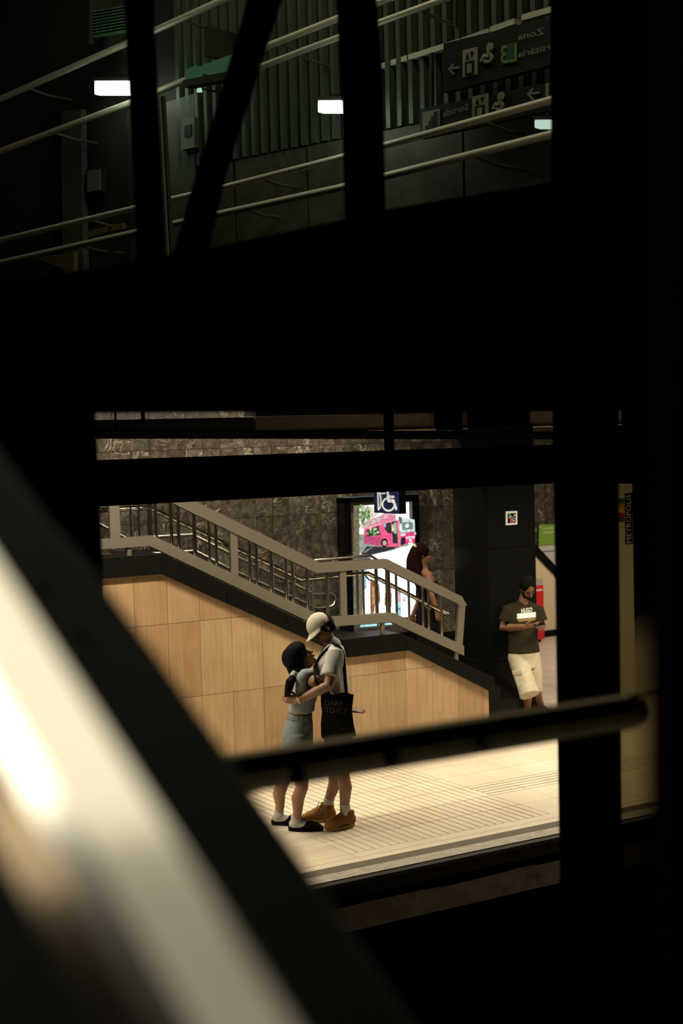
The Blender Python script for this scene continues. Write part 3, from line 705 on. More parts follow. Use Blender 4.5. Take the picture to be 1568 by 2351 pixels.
def grail(name, lab, pts, r, m, brk):
    t = thing(name, lab, 'handrail', G(*pts[0]))
    ps = [G(*p) for p in pts]
    b = B(); tube(b, ps, r, 10); smooth(put('rail', b, m, t), 50)
    for px in brk:
        py = float(np.interp(px, [p[0] for p in pts], [p[1] for p in pts])); p = G(px, py); s = (p-_w0).dot(GN)
        b = B(); tube(b, [p, p-GN*(s*.5)-V((0, 0, .03)), p-GN*(s+.05)-V((0, 0, .03))], .012, 6); put('bracket', b, M_steel, t)
    return t
M_gr = mat('reflected_rail_steel', (.62, .58, .47), .5, metal=.3)
grail('reflected_handrail', 'lowest rail of the reflected steel pair running across all three upper panes', [(-60, 617), (375, 519), (495, 493), (790, 429), (1300, 300)], .026, M_gr, (180, 560, 1080))
grail('reflected_handrail', 'upper rail of the reflected steel pair just above the lowest rail in the upper panes', [(-60, 566), (375, 462), (515, 430), (790, 360), (1300, 220)], .024, M_gr, (200, 600, 1100))
grail('reflected_handrail', 'steep reflected steel rail passing just under the left bright lamp', [(-60, 370), (295, 238), (615, 106), (900, -6)], .026, M_gr, (120, 640))
grail('reflected_handrail', 'topmost steep reflected steel rail at the upper left, above the left bright lamp', [(-60, 254), (285, 102), (600, -40)], .026, M_gr, (60, 420))
grail('reflected_handrail', 'short reflected steel rail rising beside the diagonal brace below the ribbed wall top', [(585, 158), (720, 107), (1030, -6)], .022, M_gr, (680, 960))
t = thing('reflected_cornice', 'jointed pale cornice strip along the top of the ribbed reflected wall', 'cornice', G(880, 150))
for xa, ya, xb, yb in ((878, 154, 940, 134), (944, 133, 1062, 96), (1066, 95, 1128, 73), (1132, 70, 1188, 50), (1205, 42, 1290, 18)):
    b = B(); bar(b, G(xa, ya, .6), G(xb, yb, .6), .06, .038); put('strip', b, M_gr, t)
def glamp(lab, x0, x1, y0, y1, m, d=.35):
    t = thing('reflected_lamp', lab, 'lamp', gw((x0+x1)/2, y1, d))
    b = B(); slab(b, [(x0, y1), (x1, y1), (x1, y0), (x0, y0)], d, .07); bevel(b, .012, 2); put('diffuser', b, m, t)
    b = B(); slab(b, [(x0-4, y0), (x1+4, y0-1), (x1+4, y0-9), (x0-4, y0-8)], d+.02, .12); put('housing', b, M_gdark, t)
    b = B(); slab(b, [((x0+x1)/2-4, y0-5), ((x0+x1)/2+4, y0-5), ((x0+x1)/2+4, y0-16), ((x0+x1)/2-4, y0-16)], d-.05, d-.13); put('bracket', b, M_gdark, t)
    return t
glamp('brightest white reflected lamp in the upper left pane beside the mullion', 216, 318, 185, 217, M_lamp)
glamp('bright white reflected lamp beside the second mullion in front of the ribs', 729, 800, 230, 258, M_lamp)
glamp('dim bluish reflected lamp at the right end between the two steel rails', 1226, 1285, 274, 294, M_lampd, .45)
lp1, lp2 = gw(262, 205, .6), gw(765, 245, .55)
for nm, p, e in (('reflected_lamp_light', lp1, 3.2), ('reflected_lamp_light', lp2, 2.6)):
    l = bpy.data.lights.new(nm, 'POINT'); l.energy = e; l.shadow_soft_size = .12; l.color = (.80, 1.0, .82)
    o = link(bpy.data.objects.new(nm, l)); o.location = p
q = gw(780, 200, 1.7)
area('rail_fill_light', (q.x, q.y, ZT-.05), (q.x, q.y, 0), .2, 5.5, 62, (1.0, .92, .68))  # unseen fill light added to brighten the reflected rails
t = thing('louvre_grille', 'green louvre grille on the reflected ceiling at the top left', 'grille', gw(245, 70, .4))
for i in range(9):
    y = 14+i*7
    b = B(); slab(b, [(205, y+12), (300, y-4), (300, y-1), (205, y+15)], .4, .06); put('slat', b, mat('louvre_green', (.10, .2, .12), .5) if i == 0 else bpy.data.materials['louvre_green'], t)
b = B(); slab(b, [(200, -30), (206, -30), (206, 100), (200, 100)], .42, .40); put('side_plate', b, M_gdark, t)
t = thing('exit_light_box', 'reflected green illuminated sign box between the first mullion and the diagonal', 'sign', gw(475, 160, .5))
b = B(); slab(b, [(462, 150), (540, 122), (540, 160), (462, 168)], .5, .08); put('lit_face', b, M_gbox, t)
b = B(); slab(b, [(425, 160), (448, 150), (448, 178), (425, 182)], .5, .08); put('lit_face', b, M_gbox, t)
b = B(); slab(b, [(420, 184), (542, 160), (542, 178), (420, 200)], .5, .1); put('lower_rail', b, M_gdark, t)
b = B(); slab(b, [(470, 130), (478, 127), (478, 60), (470, 60)], .45, .44); put('bracket', b, M_gdark, t)
t = thing('spot_lamp', 'tiny reflected spot lamp below the green sign box', 'lamp', gw(458, 210, .4))
b = B(); p = gw(458, 208, .22); tube(b, [p+V((0, 0, .05)), p-V((0, 0, .01))], [.008, .024], 10); put('lens', b, emit('spot_lens', (.6, .9, .7), .8), t)
b = B(); tube(b, [p+V((0, 0, .02)), p-GN*.1+V((0, 0, .02)), p-GN*.17+V((0, 0, .02))], .008, 6); put('bracket', b, M_gdark, t)
t = thing('reflected_post', 'slim pale reflected vertical post close beside the first mullion', 'post', G(380, 590, -.1))
b = B(); bar(b, G(392, 700, -.3), G(366, 222, -.3), .03, .03, up=GN); put('bar', b, M_gpale, t)
b = B(); bar(b, G(400, 700, -.28), G(374, 222, -.28), .03, .03, up=GN); put('dark_bar', b, M_gdark, t)
t = thing('wall_poster', 'small pale framed poster on the reflected wall at the far left', 'poster', gw(215, 440, .05))
b = B(); slab(b, [(200, 442), (229, 435), (229, 388), (200, 393)], .06, .06); put('sheet', b, M_gpale, t)
b = B(); slab(b, [(197, 446), (232, 438), (232, 384), (197, 389)], .05, .06); put('frame', b, M_gdark, t)
t = thing('wall_poster', 'reflected dark framed poster on the pale strip beside the first mullion', 'poster', gw(430, 350, .1))
b = B(); slab(b, [(416, 345), (446, 338), (446, 268), (416, 273)], .10, .05); put('sheet', b, M_gpale, t)
b = B(); slab(b, [(423, 315), (438, 312), (438, 285), (423, 288)], .11, .02); put('picture', b, M_gdark, t)

# reflected direction signs, built beyond the glass with mirrored lettering
def gtext(s, x0, x1, y0, y1, off, par, m):
    """mirrored lettering: first letter at x1 (right), last at x0"""
    p0, p1 = gw(x1, y1, off), gw(x0, y0, off); xd = (p1-p0); wdt = xd.length
    u = (gw(x0, y0, off)-gw(x0, y0-10, off)).normalized()
    b = text_mesh(s, p0, xd, V((0, 0, 1)), (gw(x1, y1-(15 if len(s) > 3 else 40), off)-p0).length, -.004, width=wdt)
    return put('lettering', b, m, par)
def arrow(par, x, y, s, off):
    b = B()
    slab(b, [(x-s, y+2), (x+s, y-s*.25+2), (x+s, y-s*.25-3), (x-s, y-3)], off, .008)
    slab(b, [(x-s, y), (x-s*.15, y-s), (x+.1*s, y-s*.9), (x-s*.6, y), (x+.1*s, y+s*.9), (x-s*.15, y+s*1.1)], off, .008); return put('arrow', b, M_gprint, par)
def wheel(par, x, y, s, off):
    b = B()
    pts = [gw(x+s*.6*math.cos(a), y+s*(.5+.55*math.sin(a)), off) for a in [math.radians(d) for d in range(-60, 250, 25)]]
    tube(b, pts, .014, 6); tube(b, [gw(x+s*.25, y-s*.7, off), gw(x+s*.1, y+s*.3, off), gw(x-s*.5, y+s*.3, off), gw(x-s*.8, y+s, off)], .018, 6)
    p = gw(x+s*.3, y-s, off); tube(b, [p-GN*.004, p+GN*.004], .03, 10)
    return put('wheelchair_symbol', b, M_gprint, par)
def picto(par, x0, x1, y0, y1, off, kind):
    b = B(); dy = (x1-x0)*.22
    slab(b, [(x0, y1), (x1, y1-dy), (x1, y0-dy), (x0, y0)], off, .008); put('pictogram', b, M_gprint, par)
    b = B(); w, h = x1-x0, y1-y0
    def q(u, v): return (x0+u*w, y0+v*h-u*dy)
    if kind == 'lift':
        slab(b, [q(.15, .95), q(.75, .95), q(.75, .45), q(.15, .45)], off+.006, .01)
        slab(b, [q(.2, .35), q(.4, .35), q(.3, .12)], off+.006, .01); slab(b, [q(.5, .12), q(.7, .12), q(.6, .35)], off+.006, .01)
    else:
        slab(b, [q(.15, .9), q(.85, .9), q(.85, .1), q(.65, .1), q(.65, .3), q(.5, .3), q(.5, .5), q(.35, .5), q(.35, .7), q(.15, .7)], off+.006, .01)
    put('pictogram_mark', b, M_gsign, par)
    if kind == 'lift':
        b = B(); slab(b, [q(.3, .88), q(.6, .88), q(.6, .55), q(.3, .55)], off+.012, .01); put('pictogram_mark', b, M_gprint, par)
t = thing('reflected_sign', 'upper dark reflected direction sign with mirrored green L3 and wheelchair symbol', 'sign', gw(1150, 190, .3))
b = B(); slab(b, [(1018, 212), (1300, 140), (1300, 30), (1018, 100)], .28, .06); put('panel', b, M_gsign, t)
arrow(t, 1042, 158, 13, .29); picto(t, 1062, 1096, 115, 178, .29, 'lift'); wheel(t, 1120, 125, 17, .29)
b = B(); slab(b, [(1150, 150), (1188, 141), (1188, 96), (1150, 105)], .285, .006); put('green_field', b, mat('dim_green_field', (.02, .06, .02), .7), t)
gtext('L3', 1151, 1187, 146, 140, .29, t, M_ggreen); gtext('Universitària', 1190, 1330, 132, 98, .29, t, M_gprint); gtext('Zona', 1190, 1250, 92, 78, .29, t, M_gprint)
for xx in (1040, 1280):
    b = B(); slab(b, [(xx, 60), (xx+6, 60), (xx+6, -200), (xx, -200)], .25, .03); put('hanger', b, M_gdark, t)
t = thing('reflected_sign', 'lower dark reflected direction sign with mirrored word Sortida above the steel rail', 'sign', gw(1100, 290, .3))
b = B(); slab(b, [(965, 318), (1300, 245), (1300, 180), (965, 250)], .28, .06); put('panel', b, M_gsign, t)
picto(t, 970, 1009, 258, 304, .29, 'stair'); gtext('Sortida', 1018, 1076, 268, 252, .29, t, M_gprint); picto(t, 1084, 1121, 222, 274, .29, 'lift'); wheel(t, 1146, 236, 15, .29); arrow(t, 1224, 216, 14, .29)
b = B(); slab(b, [(1252, 232), (1260, 230), (1260, 190), (1252, 192)], .29, .008); put('pictogram', b, M_gprint, t)
for xx in (985, 1270):
    b = B(); slab(b, [(xx, 262), (xx+6, 260), (xx+6, 120), (xx, 124)], .24, .03); put('hanger', b, M_gdark, t)

# ================================================================== DARK STEEL FRAME BETWEEN THE TRACKS
YF = 4.6
def ff(px, py, y=YF): return on(px, py, 1, y)
fr_ = thing('steel_truss', 'black steel truss frame with mullions and one diagonal brace between the tracks', 'truss', ff(700, 940))
def member(name, L, R, d=.06, y=YF):
    """bar in the frame plane: left outline measured on its back face, right outline on its front face"""
    pts = [ff(a, c, y) for a, c in L]+[ff(a, c, y-d) for a, c in R]
    b = B(); prism(b, [V((p.x, y, p.z)) for p in pts], (0, -d, 0)); bevel(b, .003, 1); return put(name, b, M_paint, fr_)
b = B(); prism(b, [ff(x, yy) for x, yy in [(-900, 955), (2600, 934), (2600, 300), (1290, 415), (886, 482), (785, 505), (480, 572), (-200, 688), (-900, 800)]], (0, -.05, 0)); bevel(b, .003, 1); put('girder', b, M_paint, fr_)
member('mullion', [(316, 640), (281, -60)], [(350, -60), (386, 640)])
member('diagonal_brace', [(385, 620), (435, 450), (585, -60)], [(668, -60), (520, 400), (470, 620)], .05, YF-.01)
member('mullion', [(792, 560), (784, 240), (768, -60)], [(862, -60), (879, 175), (888, 560)])
member('right_post', [(1294, 2450), (1283, 1900), (1268, 945), (1262, -60)], [(1435, -60), (1420, 1000), (1433, 2450)], .08, YF-.02)
member('left_post', [(-900, 2600), (-900, 900)], [(218, 900), (226, 1060), (240, 1390), (246, 1500)], .08, YF+.01)
member('upper_infill', [(1425, 1100), (1425, -400)], [(2600, -400), (2600, 1100)], .05, YF+.03)
M_pane = glass('green_tinted_pane', (.90, .94, .88), .006); M_dim = glass('dark_tinted_pane', (.31, .29, .215), .004)
for i, pts in enumerate((((-900, -60), (300, -60), (330, 640), (-900, 790)), ((340, -60), (790, -60), (800, 540), (370, 620)), ((860, -60), (1275, -60), (1275, 440), (870, 500)))):
    b = B(); prism(b, [ff(x, y, YF+.15) for x, y in pts], (0, .01, 0)); o = put('window_%d' % (i+1), b, M_pane); o['kind'] = 'structure'
    o['label'] = 'greenish glass pane in the black truss'
b = B(); prism(b, [ff(1405, 1085, YF+.08), ff(2600, 1085, YF+.08), ff(2600, 2460, YF+.08), ff(1405, 2460, YF+.08)], (0, .01, 0)); o = put('window_4', b, M_dim); o['kind'] = 'structure'; o['label'] = 'dark tinted glass pane right of the black post'
# cross beam with brackets, nearer than the frame
YX = 2.5
cb = thing('cross_beam', 'dark brown-black horizontal beam with brackets crossing in front of the couple', 'beam', on(900, 1730, 1, YX))
def xb(px, py, y=YX): return on(px, py, 1, y)
za, zc = xb(900, 1690).z, xb(900, 1767).z
x0, x1 = xb(420, 1780).x, xb(1470, 1640).x
h = za-zc
b = B(); prism(b, [(x0, YX, zc), (x0, YX, za), (x1, YX, za), (x1+.018, YX, za-.2*h), (x1+.024, YX, za-.5*h), (x1+.018, YX, zc+.2*h), (x1-.01, YX, zc)], (0, .06, 0)); bevel(b, .003, 1); put('web', b, M_beam, cb)
b = B(); box(b, x0, x1, YX-.012, YX+.02, za-.022, za); put('top_flange', b, M_paint, cb)
b = B(); box(b, x0, x1, YX-.006, YX, zc+.42*h, zc+.47*h); put('ridge', b, M_beam, cb)
for px, py in ((682, 1786), (897, 1738), (1100, 1692)):
    p = xb(px, py, YX-.01); b = B(); box(b, p.x-.013, p.x+.013, YX-.02, YX, p.z-.006, p.z+.022); bevel(b, .002, 1); put('bracket', b, M_paint, cb)
tr = thing('thin_rail', 'thin black rod running just above the right end of the cross beam', 'rod', xb(1280, 1622, 2.62))
b = B(); tube(b, [xb(1120, 1655, 2.62), xb(1520, 1586, 2.62)], .0045, 8); put('rod', b, M_paint, tr)
p = xb(1350, 1612, 2.62)
b = B(); box(b, p.x-.01, p.x+.01, YX+.05, 2.625, za-.01, p.z); put('clip', b, M_paint, tr)

# ================================================================== THE STAIR THE PHOTOGRAPH LOOKS FROM
# dark balustrade panel, then a flat brushed steel handrail close to the camera
sp = thing('stair_side_panel', 'dark matte sloping side panel behind the near steel handrail', 'panel', at(300, 1700, 1.5))
def pt(px, py): return at(px, py, 1.62-.36*(py-900)/1500)
def pt2(px, py): return at(px, py, 1.55)
b = B(); prism(b, [pt2(x, y) for x, y in ((-130, 880), (-20, 1028), (107, 1202), (237, 1352), (350, 1502), (510, 1728), (720, 2028), (1010, 2450), (-130, 2450))], (FW*.02)); bevel(b, .003, 1); put('sheet', b, M_soft, sp)
for px, py in ((90, 1335), (180, 1445)):
    p = at(px, py, 1.545); b = B(); disc(b, p, -FW, .006, .003, 12); put('rivet', b, M_brown, sp)
nh = thing('near_handrail', 'large blurred flat steel handrail sloping down at the lower left', 'handrail', at(250, 1900, .9))
HD, HS, HN = V((-.0854, .8347, .5440)), V((-.9948, -.1017, 0)), V((.0553, -.5412, .8391))   # along, across, normal
HP = V((.3514, .8293, 3.0032))
A0, A1 = HP+HD*.62, HP-HD*.55
B0, B1 = A0+HS*.070, A1+HS*.070
C0, C1 = B0-HN*.063, B1-HN*.063
def ring(A, Bq, C):
    D = A+C-Bq; pts = []
    def corner(P, prv, nxt, r):
        u, w = (prv-P).normalized(), (nxt-P).normalized(); out = []
        for k in range(6):
            s = k/5; out.append(P+u*(r*(1-s)**2)+w*(r*s**2))
        return out
    pts += corner(A, D, Bq, .004); pts += [Bq+(A-Bq).normalized()*.016, Bq+(C-Bq).normalized()*.0085]; pts += corner(C, Bq, D, .004); pts += corner(D, C, A, .004)
    return pts
N = 12; b = B(); rings = []
for i in range(N+1):
    s = i/N; rings.append([b.verts.new(p) for p in ring(A0.lerp(A1, s), B0.lerp(B1, s), C0.lerp(C1, s))])
n = len(rings[0])
for i in range(N):
    for k in range(n): b.faces.new((rings[i][k], rings[i][(k+1) % n], rings[i+1][(k+1) % n], rings[i+1][k]))
b.faces.new(rings[0]); b.faces.new(rings[-1][::-1])
M_near = mat('near_brushed_steel', (.80, .75, .63), .14, metal=.95)
o = smooth(put('rail', b, M_near, nh))
for p_ in o.data.polygons:
    if p_.area > .0007: p_.use_smooth = False
for xx_, yy_ in ((.95, 1.62), (1.15, .52), (-.40, 1.52)):  # second and third housings belong to the added handrail lights
    t = thing('enclosure_lamp', 'square ceiling lamp over the enclosed stair, %s the near handrail' % ('added for the streak on' if xx_ < 0 else 'ahead of' if yy_ > 1 else 'added as weak fill for'), 'lamp', (xx_, yy_, 4.41))
    b = B(); box(b, xx_-(.8 if xx_ > 0 else .5), xx_+(.74 if xx_ > 0 else .5), yy_-.5, yy_+.52, 4.41, 4.47); put('housing', b, M_paint, t)
# black sheet added where the view fades to dark at the right
b = B(); prism(b, [at(1480, -120, 1.15), at(1484, 2480, 1.15), at(1900, 2480, 1.15), at(1900, -120, 1.15)], FW*-.12); o = put('wall_dark_fade', b, M_paint); o['kind'] = 'structure'; o['label'] = 'added black sheet for the fade to dark at the right'

# ================================================================== PEOPLE
def perp(d, hint=None):
    d = d.normalized(); a = (hint or E2); a = (a-d*a.dot(d))
    if a.length < 1e-3: a = d.orthogonal()
    a.normalize(); return a, d.cross(a).normalized()
def loft(b, st, n=18, caps='rr'):
    """st: list of (centre, vecA, vecB); elliptical rings joined; caps r = rounded, f = flat"""
    st = [(V(c), V(a), V(bb)) for c, a, bb in st]
    def capst(s0, s1):
        c, a, bb = s0; d = (c-s1[0]).normalized(); r = min(a.length, bb.length)
        return [(c+d*(r*math.sin(t)), a*math.cos(t), bb*math.cos(t)) for t in (math.radians(75), math.radians(50), math.radians(25))]
    L = list(st)
    if caps[0] == 'r': L = capst(st[0], st[1])+L
    if caps[1] == 'r': L = L+capst(st[-1], st[-2])[::-1]
    R = [[b.verts.new(c+a*math.cos(2*math.pi*k/n)+bb*math.sin(2*math.pi*k/n)) for k in range(n)] for c, a, bb in L]
    for i in range(len(R)-1):
        for k in range(n): b.faces.new((R[i][k], R[i][(k+1) % n], R[i+1][(k+1) % n], R[i+1][k]))
    b.faces.new(R[0][::-1]); b.faces.new(R[-1])
def limb(b, ps, rs, caps='rr', flat=1.0, hint=None, n=24):
    st = []
    for i, p in enumerate(ps):
        d = (ps[min(i+1, len(ps)-1)]-ps[max(i-1, 0)])
        a, c = perp(d, hint); st.append((p, a*rs[i], c*(rs[i]*flat)))
    loft(b, st, n, caps)
def ell(b, c, ax, n=14):
    """ellipsoid with semi-axis vectors ax"""
    x, y, z = [V(v) for v in ax]; rings = []
    top = b.verts.new(c+z); bot = b.verts.new(c-z)
    for i in range(1, n//2):
        t = math.pi*i/(n//2)
        rings.append([b.verts.new(c+z*math.cos(t)+(x*math.cos(2*math.pi*k/n)+y*math.sin(2*math.pi*k/n))*math.sin(t)) for k in range(n)])
    for k in range(n):
        b.faces.new((top, rings[0][k], rings[0][(k+1) % n])); b.faces.new((bot, rings[-1][(k+1) % n], rings[-1][k]))
    for i in range(len(rings)-1):
        for k in range(n): b.faces.new((rings[i][k], rings[i+1][k], rings[i+1][(k+1) % n], rings[i][(k+1) % n]))
def fuse(name, b, m, parent, voxel=.006, sm=4, wr=0., wscale=14., wdir=(1, 1, 1), cuts=()):
    """one continuous surface from overlapping closed pieces"""
    bmesh.ops.recalc_face_normals(b, faces=b.faces)
    me = bpy.data.meshes.new(name); b.to_mesh(me); b.free()
    o = bpy.data.objects.new(name, me); TMP.collection.objects.link(o)
    r = o.modifiers.new('r', 'REMESH'); r.mode = 'VOXEL'; r.voxel_size = voxel
    if sm:
        s = o.modifiers.new('s', 'SMOOTH'); s.factor = .5; s.iterations = sm
    TMP.view_layers[0].update(); dg = TMP.view_layers[0].depsgraph
    nm = bpy.data.meshes.new_from_object(o.evaluated_get(dg))
    bpy.data.objects.remove(o); bpy.data.meshes.remove(me); nm.name = name
    if cuts:
        bm = bmesh.new(); bm.from_mesh(nm)
        for p, nrm in cuts:
            bmesh.ops.bisect_plane(bm, geom=list(bm.verts)+list(bm.edges)+list(bm.faces), plane_co=p, plane_no=nrm, clear_outer=True)
            bmesh.ops.holes_fill(bm, edges=[e for e in bm.edges if e.is_boundary], sides=0)
        bm.to_mesh(nm); bm.free()
    if wr:                                               # soft folds along the normals
        n_v = len(nm.vertices); co = np.empty(n_v*3); nr = np.empty(n_v*3)
        nm.vertices.foreach_get('co', co); nm.vertex_normals.foreach_get('vector', nr)
        co, nr = co.reshape(-1, 3), nr.reshape(-1, 3); q = co*np.array(wdir)*wscale; h = np.zeros(n_v)
        for k in range(9):
            rs = np.random.RandomState(k+7); d = rs.normal(size=3); d /= np.linalg.norm(d); f_ = 1.0*(1+.28*k)
            h += np.sin(q@d*f_+rs.uniform(0, 6.28)+1.5*np.sin(q@rs.normal(size=3)*.4))/(1+.35*k)
        co += nr*((h+1.2)*wr*.30)[:, None]; nm.vertices.foreach_set('co', co.ravel())
    o = put(name, nm, m, parent); return smooth(o)
def head(b, c, f, u, s, k=1.0):
    """skull, jaw, nose, brow, ears; f forward, u up, s side"""
    ell(b, c+u*.028*k-f*.012*k, (f*.096*k, s*.075*k, u*.098*k), 18)
    ell(b, c+f*.022*k-u*.042*k, (f*.066*k, s*.060*k, u*.078*k), 16)
    ell(b, c+f*.066*k-u*.098*k, (f*.024*k, s*.026*k, u*.020*k), 10)
    ell(b, c+f*.070*k+u*.018*k, (f*.020*k, s*.052*k, u*.014*k), 10)
    limb(b, [c+f*.084*k+u*.008*k, c+f*.100*k-u*.022*k, c+f*.106*k-u*.034*k], [.008*k, .0115*k, .013*k])
    for q in (-1, 1):
        ell(b, c+f*.093*k-u*.038*k+s*(q*.011*k), (f*.010*k, s*.009*k, u*.008*k), 8)
        ell(b, c+s*(q*.077*k)-f*.010*k-u*.012*k, (f*.020*k+s*(q*.008), s*.007*k, u*.031*k), 10)
        ell(b, c+f*.058*k-u*.028*k+s*(q*.038*k), (f*.024*k, s*.022*k, u*.022*k), 10)
    for du, r in ((-.060, .0065), (-.069, .0075)):
        ell(b, c+f*.087*k+u*du*k, (f*.010*k, s*.024*k, u*r*k), 8)
def face_parts(par, c, f, u, s, k=1.0, lash=None):
    b = B()
    for q in (-1, 1): ell(b, c+f*.079*k+s*(q*.031*k)-u*.004*k, (f*.010*k, s*.014*k, u*.008*k), 8)
    put('eyes', b, M_eye, par)
    b = B()
    for q in (-1, 1): limb(b, [c+f*.090*k+s*(q*.014*k)+u*.020*k, c+f*.087*k+s*(q*.034*k)+u*.025*k, c+f*.074*k+s*(q*.052*k)+u*.019*k], [.004, .0045, .003], n=8)
    put('eyebrows', b, M_hair, par)
    b = B(); limb(b, [c+f*.089*k-s*.022*k-u*.065*k, c+f*.099*k-u*.064*k, c+f*.089*k+s*.022*k-u*.065*k], [.003, .007, .003], n=8)
    put('lips', b, M_lip, par)
def wrap(bm, o, off):
    bv = BVHTree.FromObject(o, bpy.context.evaluated_depsgraph_get())
    for v in bm.verts:
        d = (v.co-CAM).normalized(); h = bv.ray_cast(CAM, d)
        if h[0]: v.co = h[0]-d*(off+.002*((v.co-CAM).length > (h[0]-CAM).length))
    return bm
def hand(b, w, d, pn, thumb, curl=.5, k=1.0, spread=.0, curls=None):
    """w wrist, d direction of the fingers, pn palm normal (fingers curl towards it), thumb the side of the thumb"""
    d, pn = d.normalized(), pn.normalized(); t = V(thumb); t = (t-d*t.dot(d)-pn*t.dot(pn)).normalized()
    loft(b, [(w, t*.026*k, pn*.019*k), (w+d*.035*k, t*.036*k, pn*.016*k), (w+d*.085*k, t*.041*k, pn*.013*k)], 14)
    for i, (off, ln) in enumerate(((.031, .072), (.0105, .082), (-.0105, .076), (-.031, .060))):
        p = w+d*((.085-abs(off)*.18)*k)+t*(off*k); a = 0.0; ps = [p-d*.02*k, p]
        cu = curls[i] if curls else curl
        dd = (d+t*(spread*off*20)).normalized()
        for j, fr_l in enumerate((.44, .31, .25)):
            a += cu*(.75 if j == 0 else .9)
            p = p+(dd*math.cos(a)+pn*math.sin(a))*(ln*fr_l*k); ps.append(p)
        limb(b, ps, [.0085*k, .0088*k, .0082*k, .0075*k, .0062*k], n=10)
    p = w+d*.022*k+t*.024*k; q = p+(d*.55+t*.62+pn*.30).normalized()*.042*k; q2 = q+(d*.85+t*.15+pn*.45).normalized()*.030*k; q3 = q2+(d*.85+pn*.45).normalized()*.024*k
    limb(b, [p-d*.01, q, q2, q3], [.016*k, .0115*k, .0098*k, .007*k], n=10)

# ---------------------------------------------------------------- the embracing couple
TG, TM = 12.02, 12.14
def Pg(x, y, d=0.): return at(x, y, TG+d)
def Pm(x, y, d=0.): return at(x, y, TM+d)
def gz(p, z): return V((p.x, p.y, z))
def shoe_frame(px, py):                                  # ground point
    return on(px, py, 2, 0)

# ----- woman in the crop top
gr = on(685, 1912, 2, 0)
wg = thing('person', 'woman in grey crop top and shorts, black ponytail, looking up at the capped man', 'person', gr)
gh = Pg(689, 1511, .02); gf = (E1*.70+E3*.70-E2*.12).normalized(); gs = E2.copy(); gs = (gs-gf*gs.dot(gf)).normalized(); gu = gs.cross(gf)
if gu.z < 0: gu = -gu
hn, hf = on(672, 1907, 2, 0), on(633, 1893, 2, 0)          # heels on the floor
gdir = E1*.97-E2*.12; gdir.z = 0; gdir.normalize()
an, af = gz(hn+gdir*.030, .085), gz(hf+gdir*.030, .085)
b = B()
head(b, gh, gf, gu, gs, .98)
limb(b, [Pg(690, 1526, .02), Pg(697, 1537, .02), Pg(701, 1552, .02)], [.050, .049, .058])
loft(b, [(Pg(683, 1706), E1*.112, E2*.165), (Pg(682, 1675), E1*.112, E2*.165), (Pg(688, 1640), E1*.086, E2*.125), (Pg(694, 1610), E1*.092, E2*.130), (Pg(702, 1580), E1*.098, E2*.150), (Pg(704, 1558), E1*.072, E2*.150), (Pg(702, 1546), E1*.05, E2*.08)], 22)
for q, kn, an_, hx in ((-1, Pg(693, 1808, -.10), an, -.085), (1, Pg(648, 1800, .12), af, .085)):
    hip = Pg(683, 1700, hx)
    kn2 = kn
    m1 = hip.lerp(kn2, .5); m2 = kn2.lerp(an_, .33)-gdir*.018
    limb(b, [hip, m1, kn2, m2, kn2.lerp(an_, .72), an_], [.090, .074, .052, .054, .038, .033])
    limb(b, [an_-gdir*.03-E3*.03, an_+gdir*.06-E3*.045, an_+gdir*.15-E3*.06], [.034, .036, .030], flat=.8)
# near arm round his waist, far arm round his other side
sh = Pg(722, 1563, -.155); el = Pm(768, 1612, -.20); wr_ = Pm(799, 1630, -.165)
limb(b, [Pg(706, 1556, -.11), sh, sh.lerp(el, .5), el, el.lerp(wr_, .4), wr_], [.052, .052, .045, .036, .034, .024])
hand(b, wr_, (E1*.98-E3*.10+E2*.1), (E2*.35-E3*.93), E2*.9, .06, .88, curls=(.02, .04, .06, .10))
sh2 = Pg(712, 1560, .165); el2 = Pm(768, 1598, .24); w2 = Pm(800, 1606, .12)
limb(b, [Pg(704, 1556, .11), sh2, sh2.lerp(el2, .5), el2, w2], [.05, .05, .044, .036, .025])
hand(b, w2, (-E2*.9+E1*.1), (-E1), E3, .3, .86)
wbody = fuse('body', b, M_skin2, wg, .0044, 6)
face_parts(wg, gh, gf, gu, gs, .98)
# hair with a low ponytail
b = B()
ell(b, gh+gu*.034-gf*.030, (gf*.104, gs*.093, gu*.104), 20)
ell(b, gh-gf*.060-gu*.050, (gf*.062, gs*.082, gu*.075), 16)
loft(b, [(Pg(678, 1496), E1*.085, E2*.094), (Pg(673, 1525), E1*.062, E2*.090), (Pg(676, 1548), E1*.044, E2*.06)], 16)
limb(b, [gh+gu*.06+gf*.045-gs*.06, gh-gf*.008-gs*.088+gu*.0, gh-gf*.035-gs*.086-gu*.07], [.02, .03, .03])
limb(b, [gh+gu*.06+gf*.045+gs*.06, gh-gf*.008+gs*.088+gu*.0, gh-gf*.035+gs*.086-gu*.07], [.02, .03, .03])
hair = fuse('hair', b, M_hair, wg, .006, 3, wr=.004, wscale=40, wdir=(1, 1, .3))
b = B(); limb(b, [Pg(681, 1538, -.07), Pg(674, 1550, -.125), Pg(667, 1566, -.175), Pg(663, 1582, -.165), Pg(660, 1596, -.13), Pg(657, 1606, -.11)], [.030, .026, .044, .040, .028, .010], flat=.8)
fuse('ponytail', b, M_hair, wg, .005, 2, wr=.005, wscale=45, wdir=(1, 1, .2))
b = B(); limb(b, [Pg(675, 1549, -.122), Pg(673.3, 1552, -.132)], [.029, .029]); fuse('hair_tie', b, M_tee, wg, .005, 1, wr=.006, wscale=70)
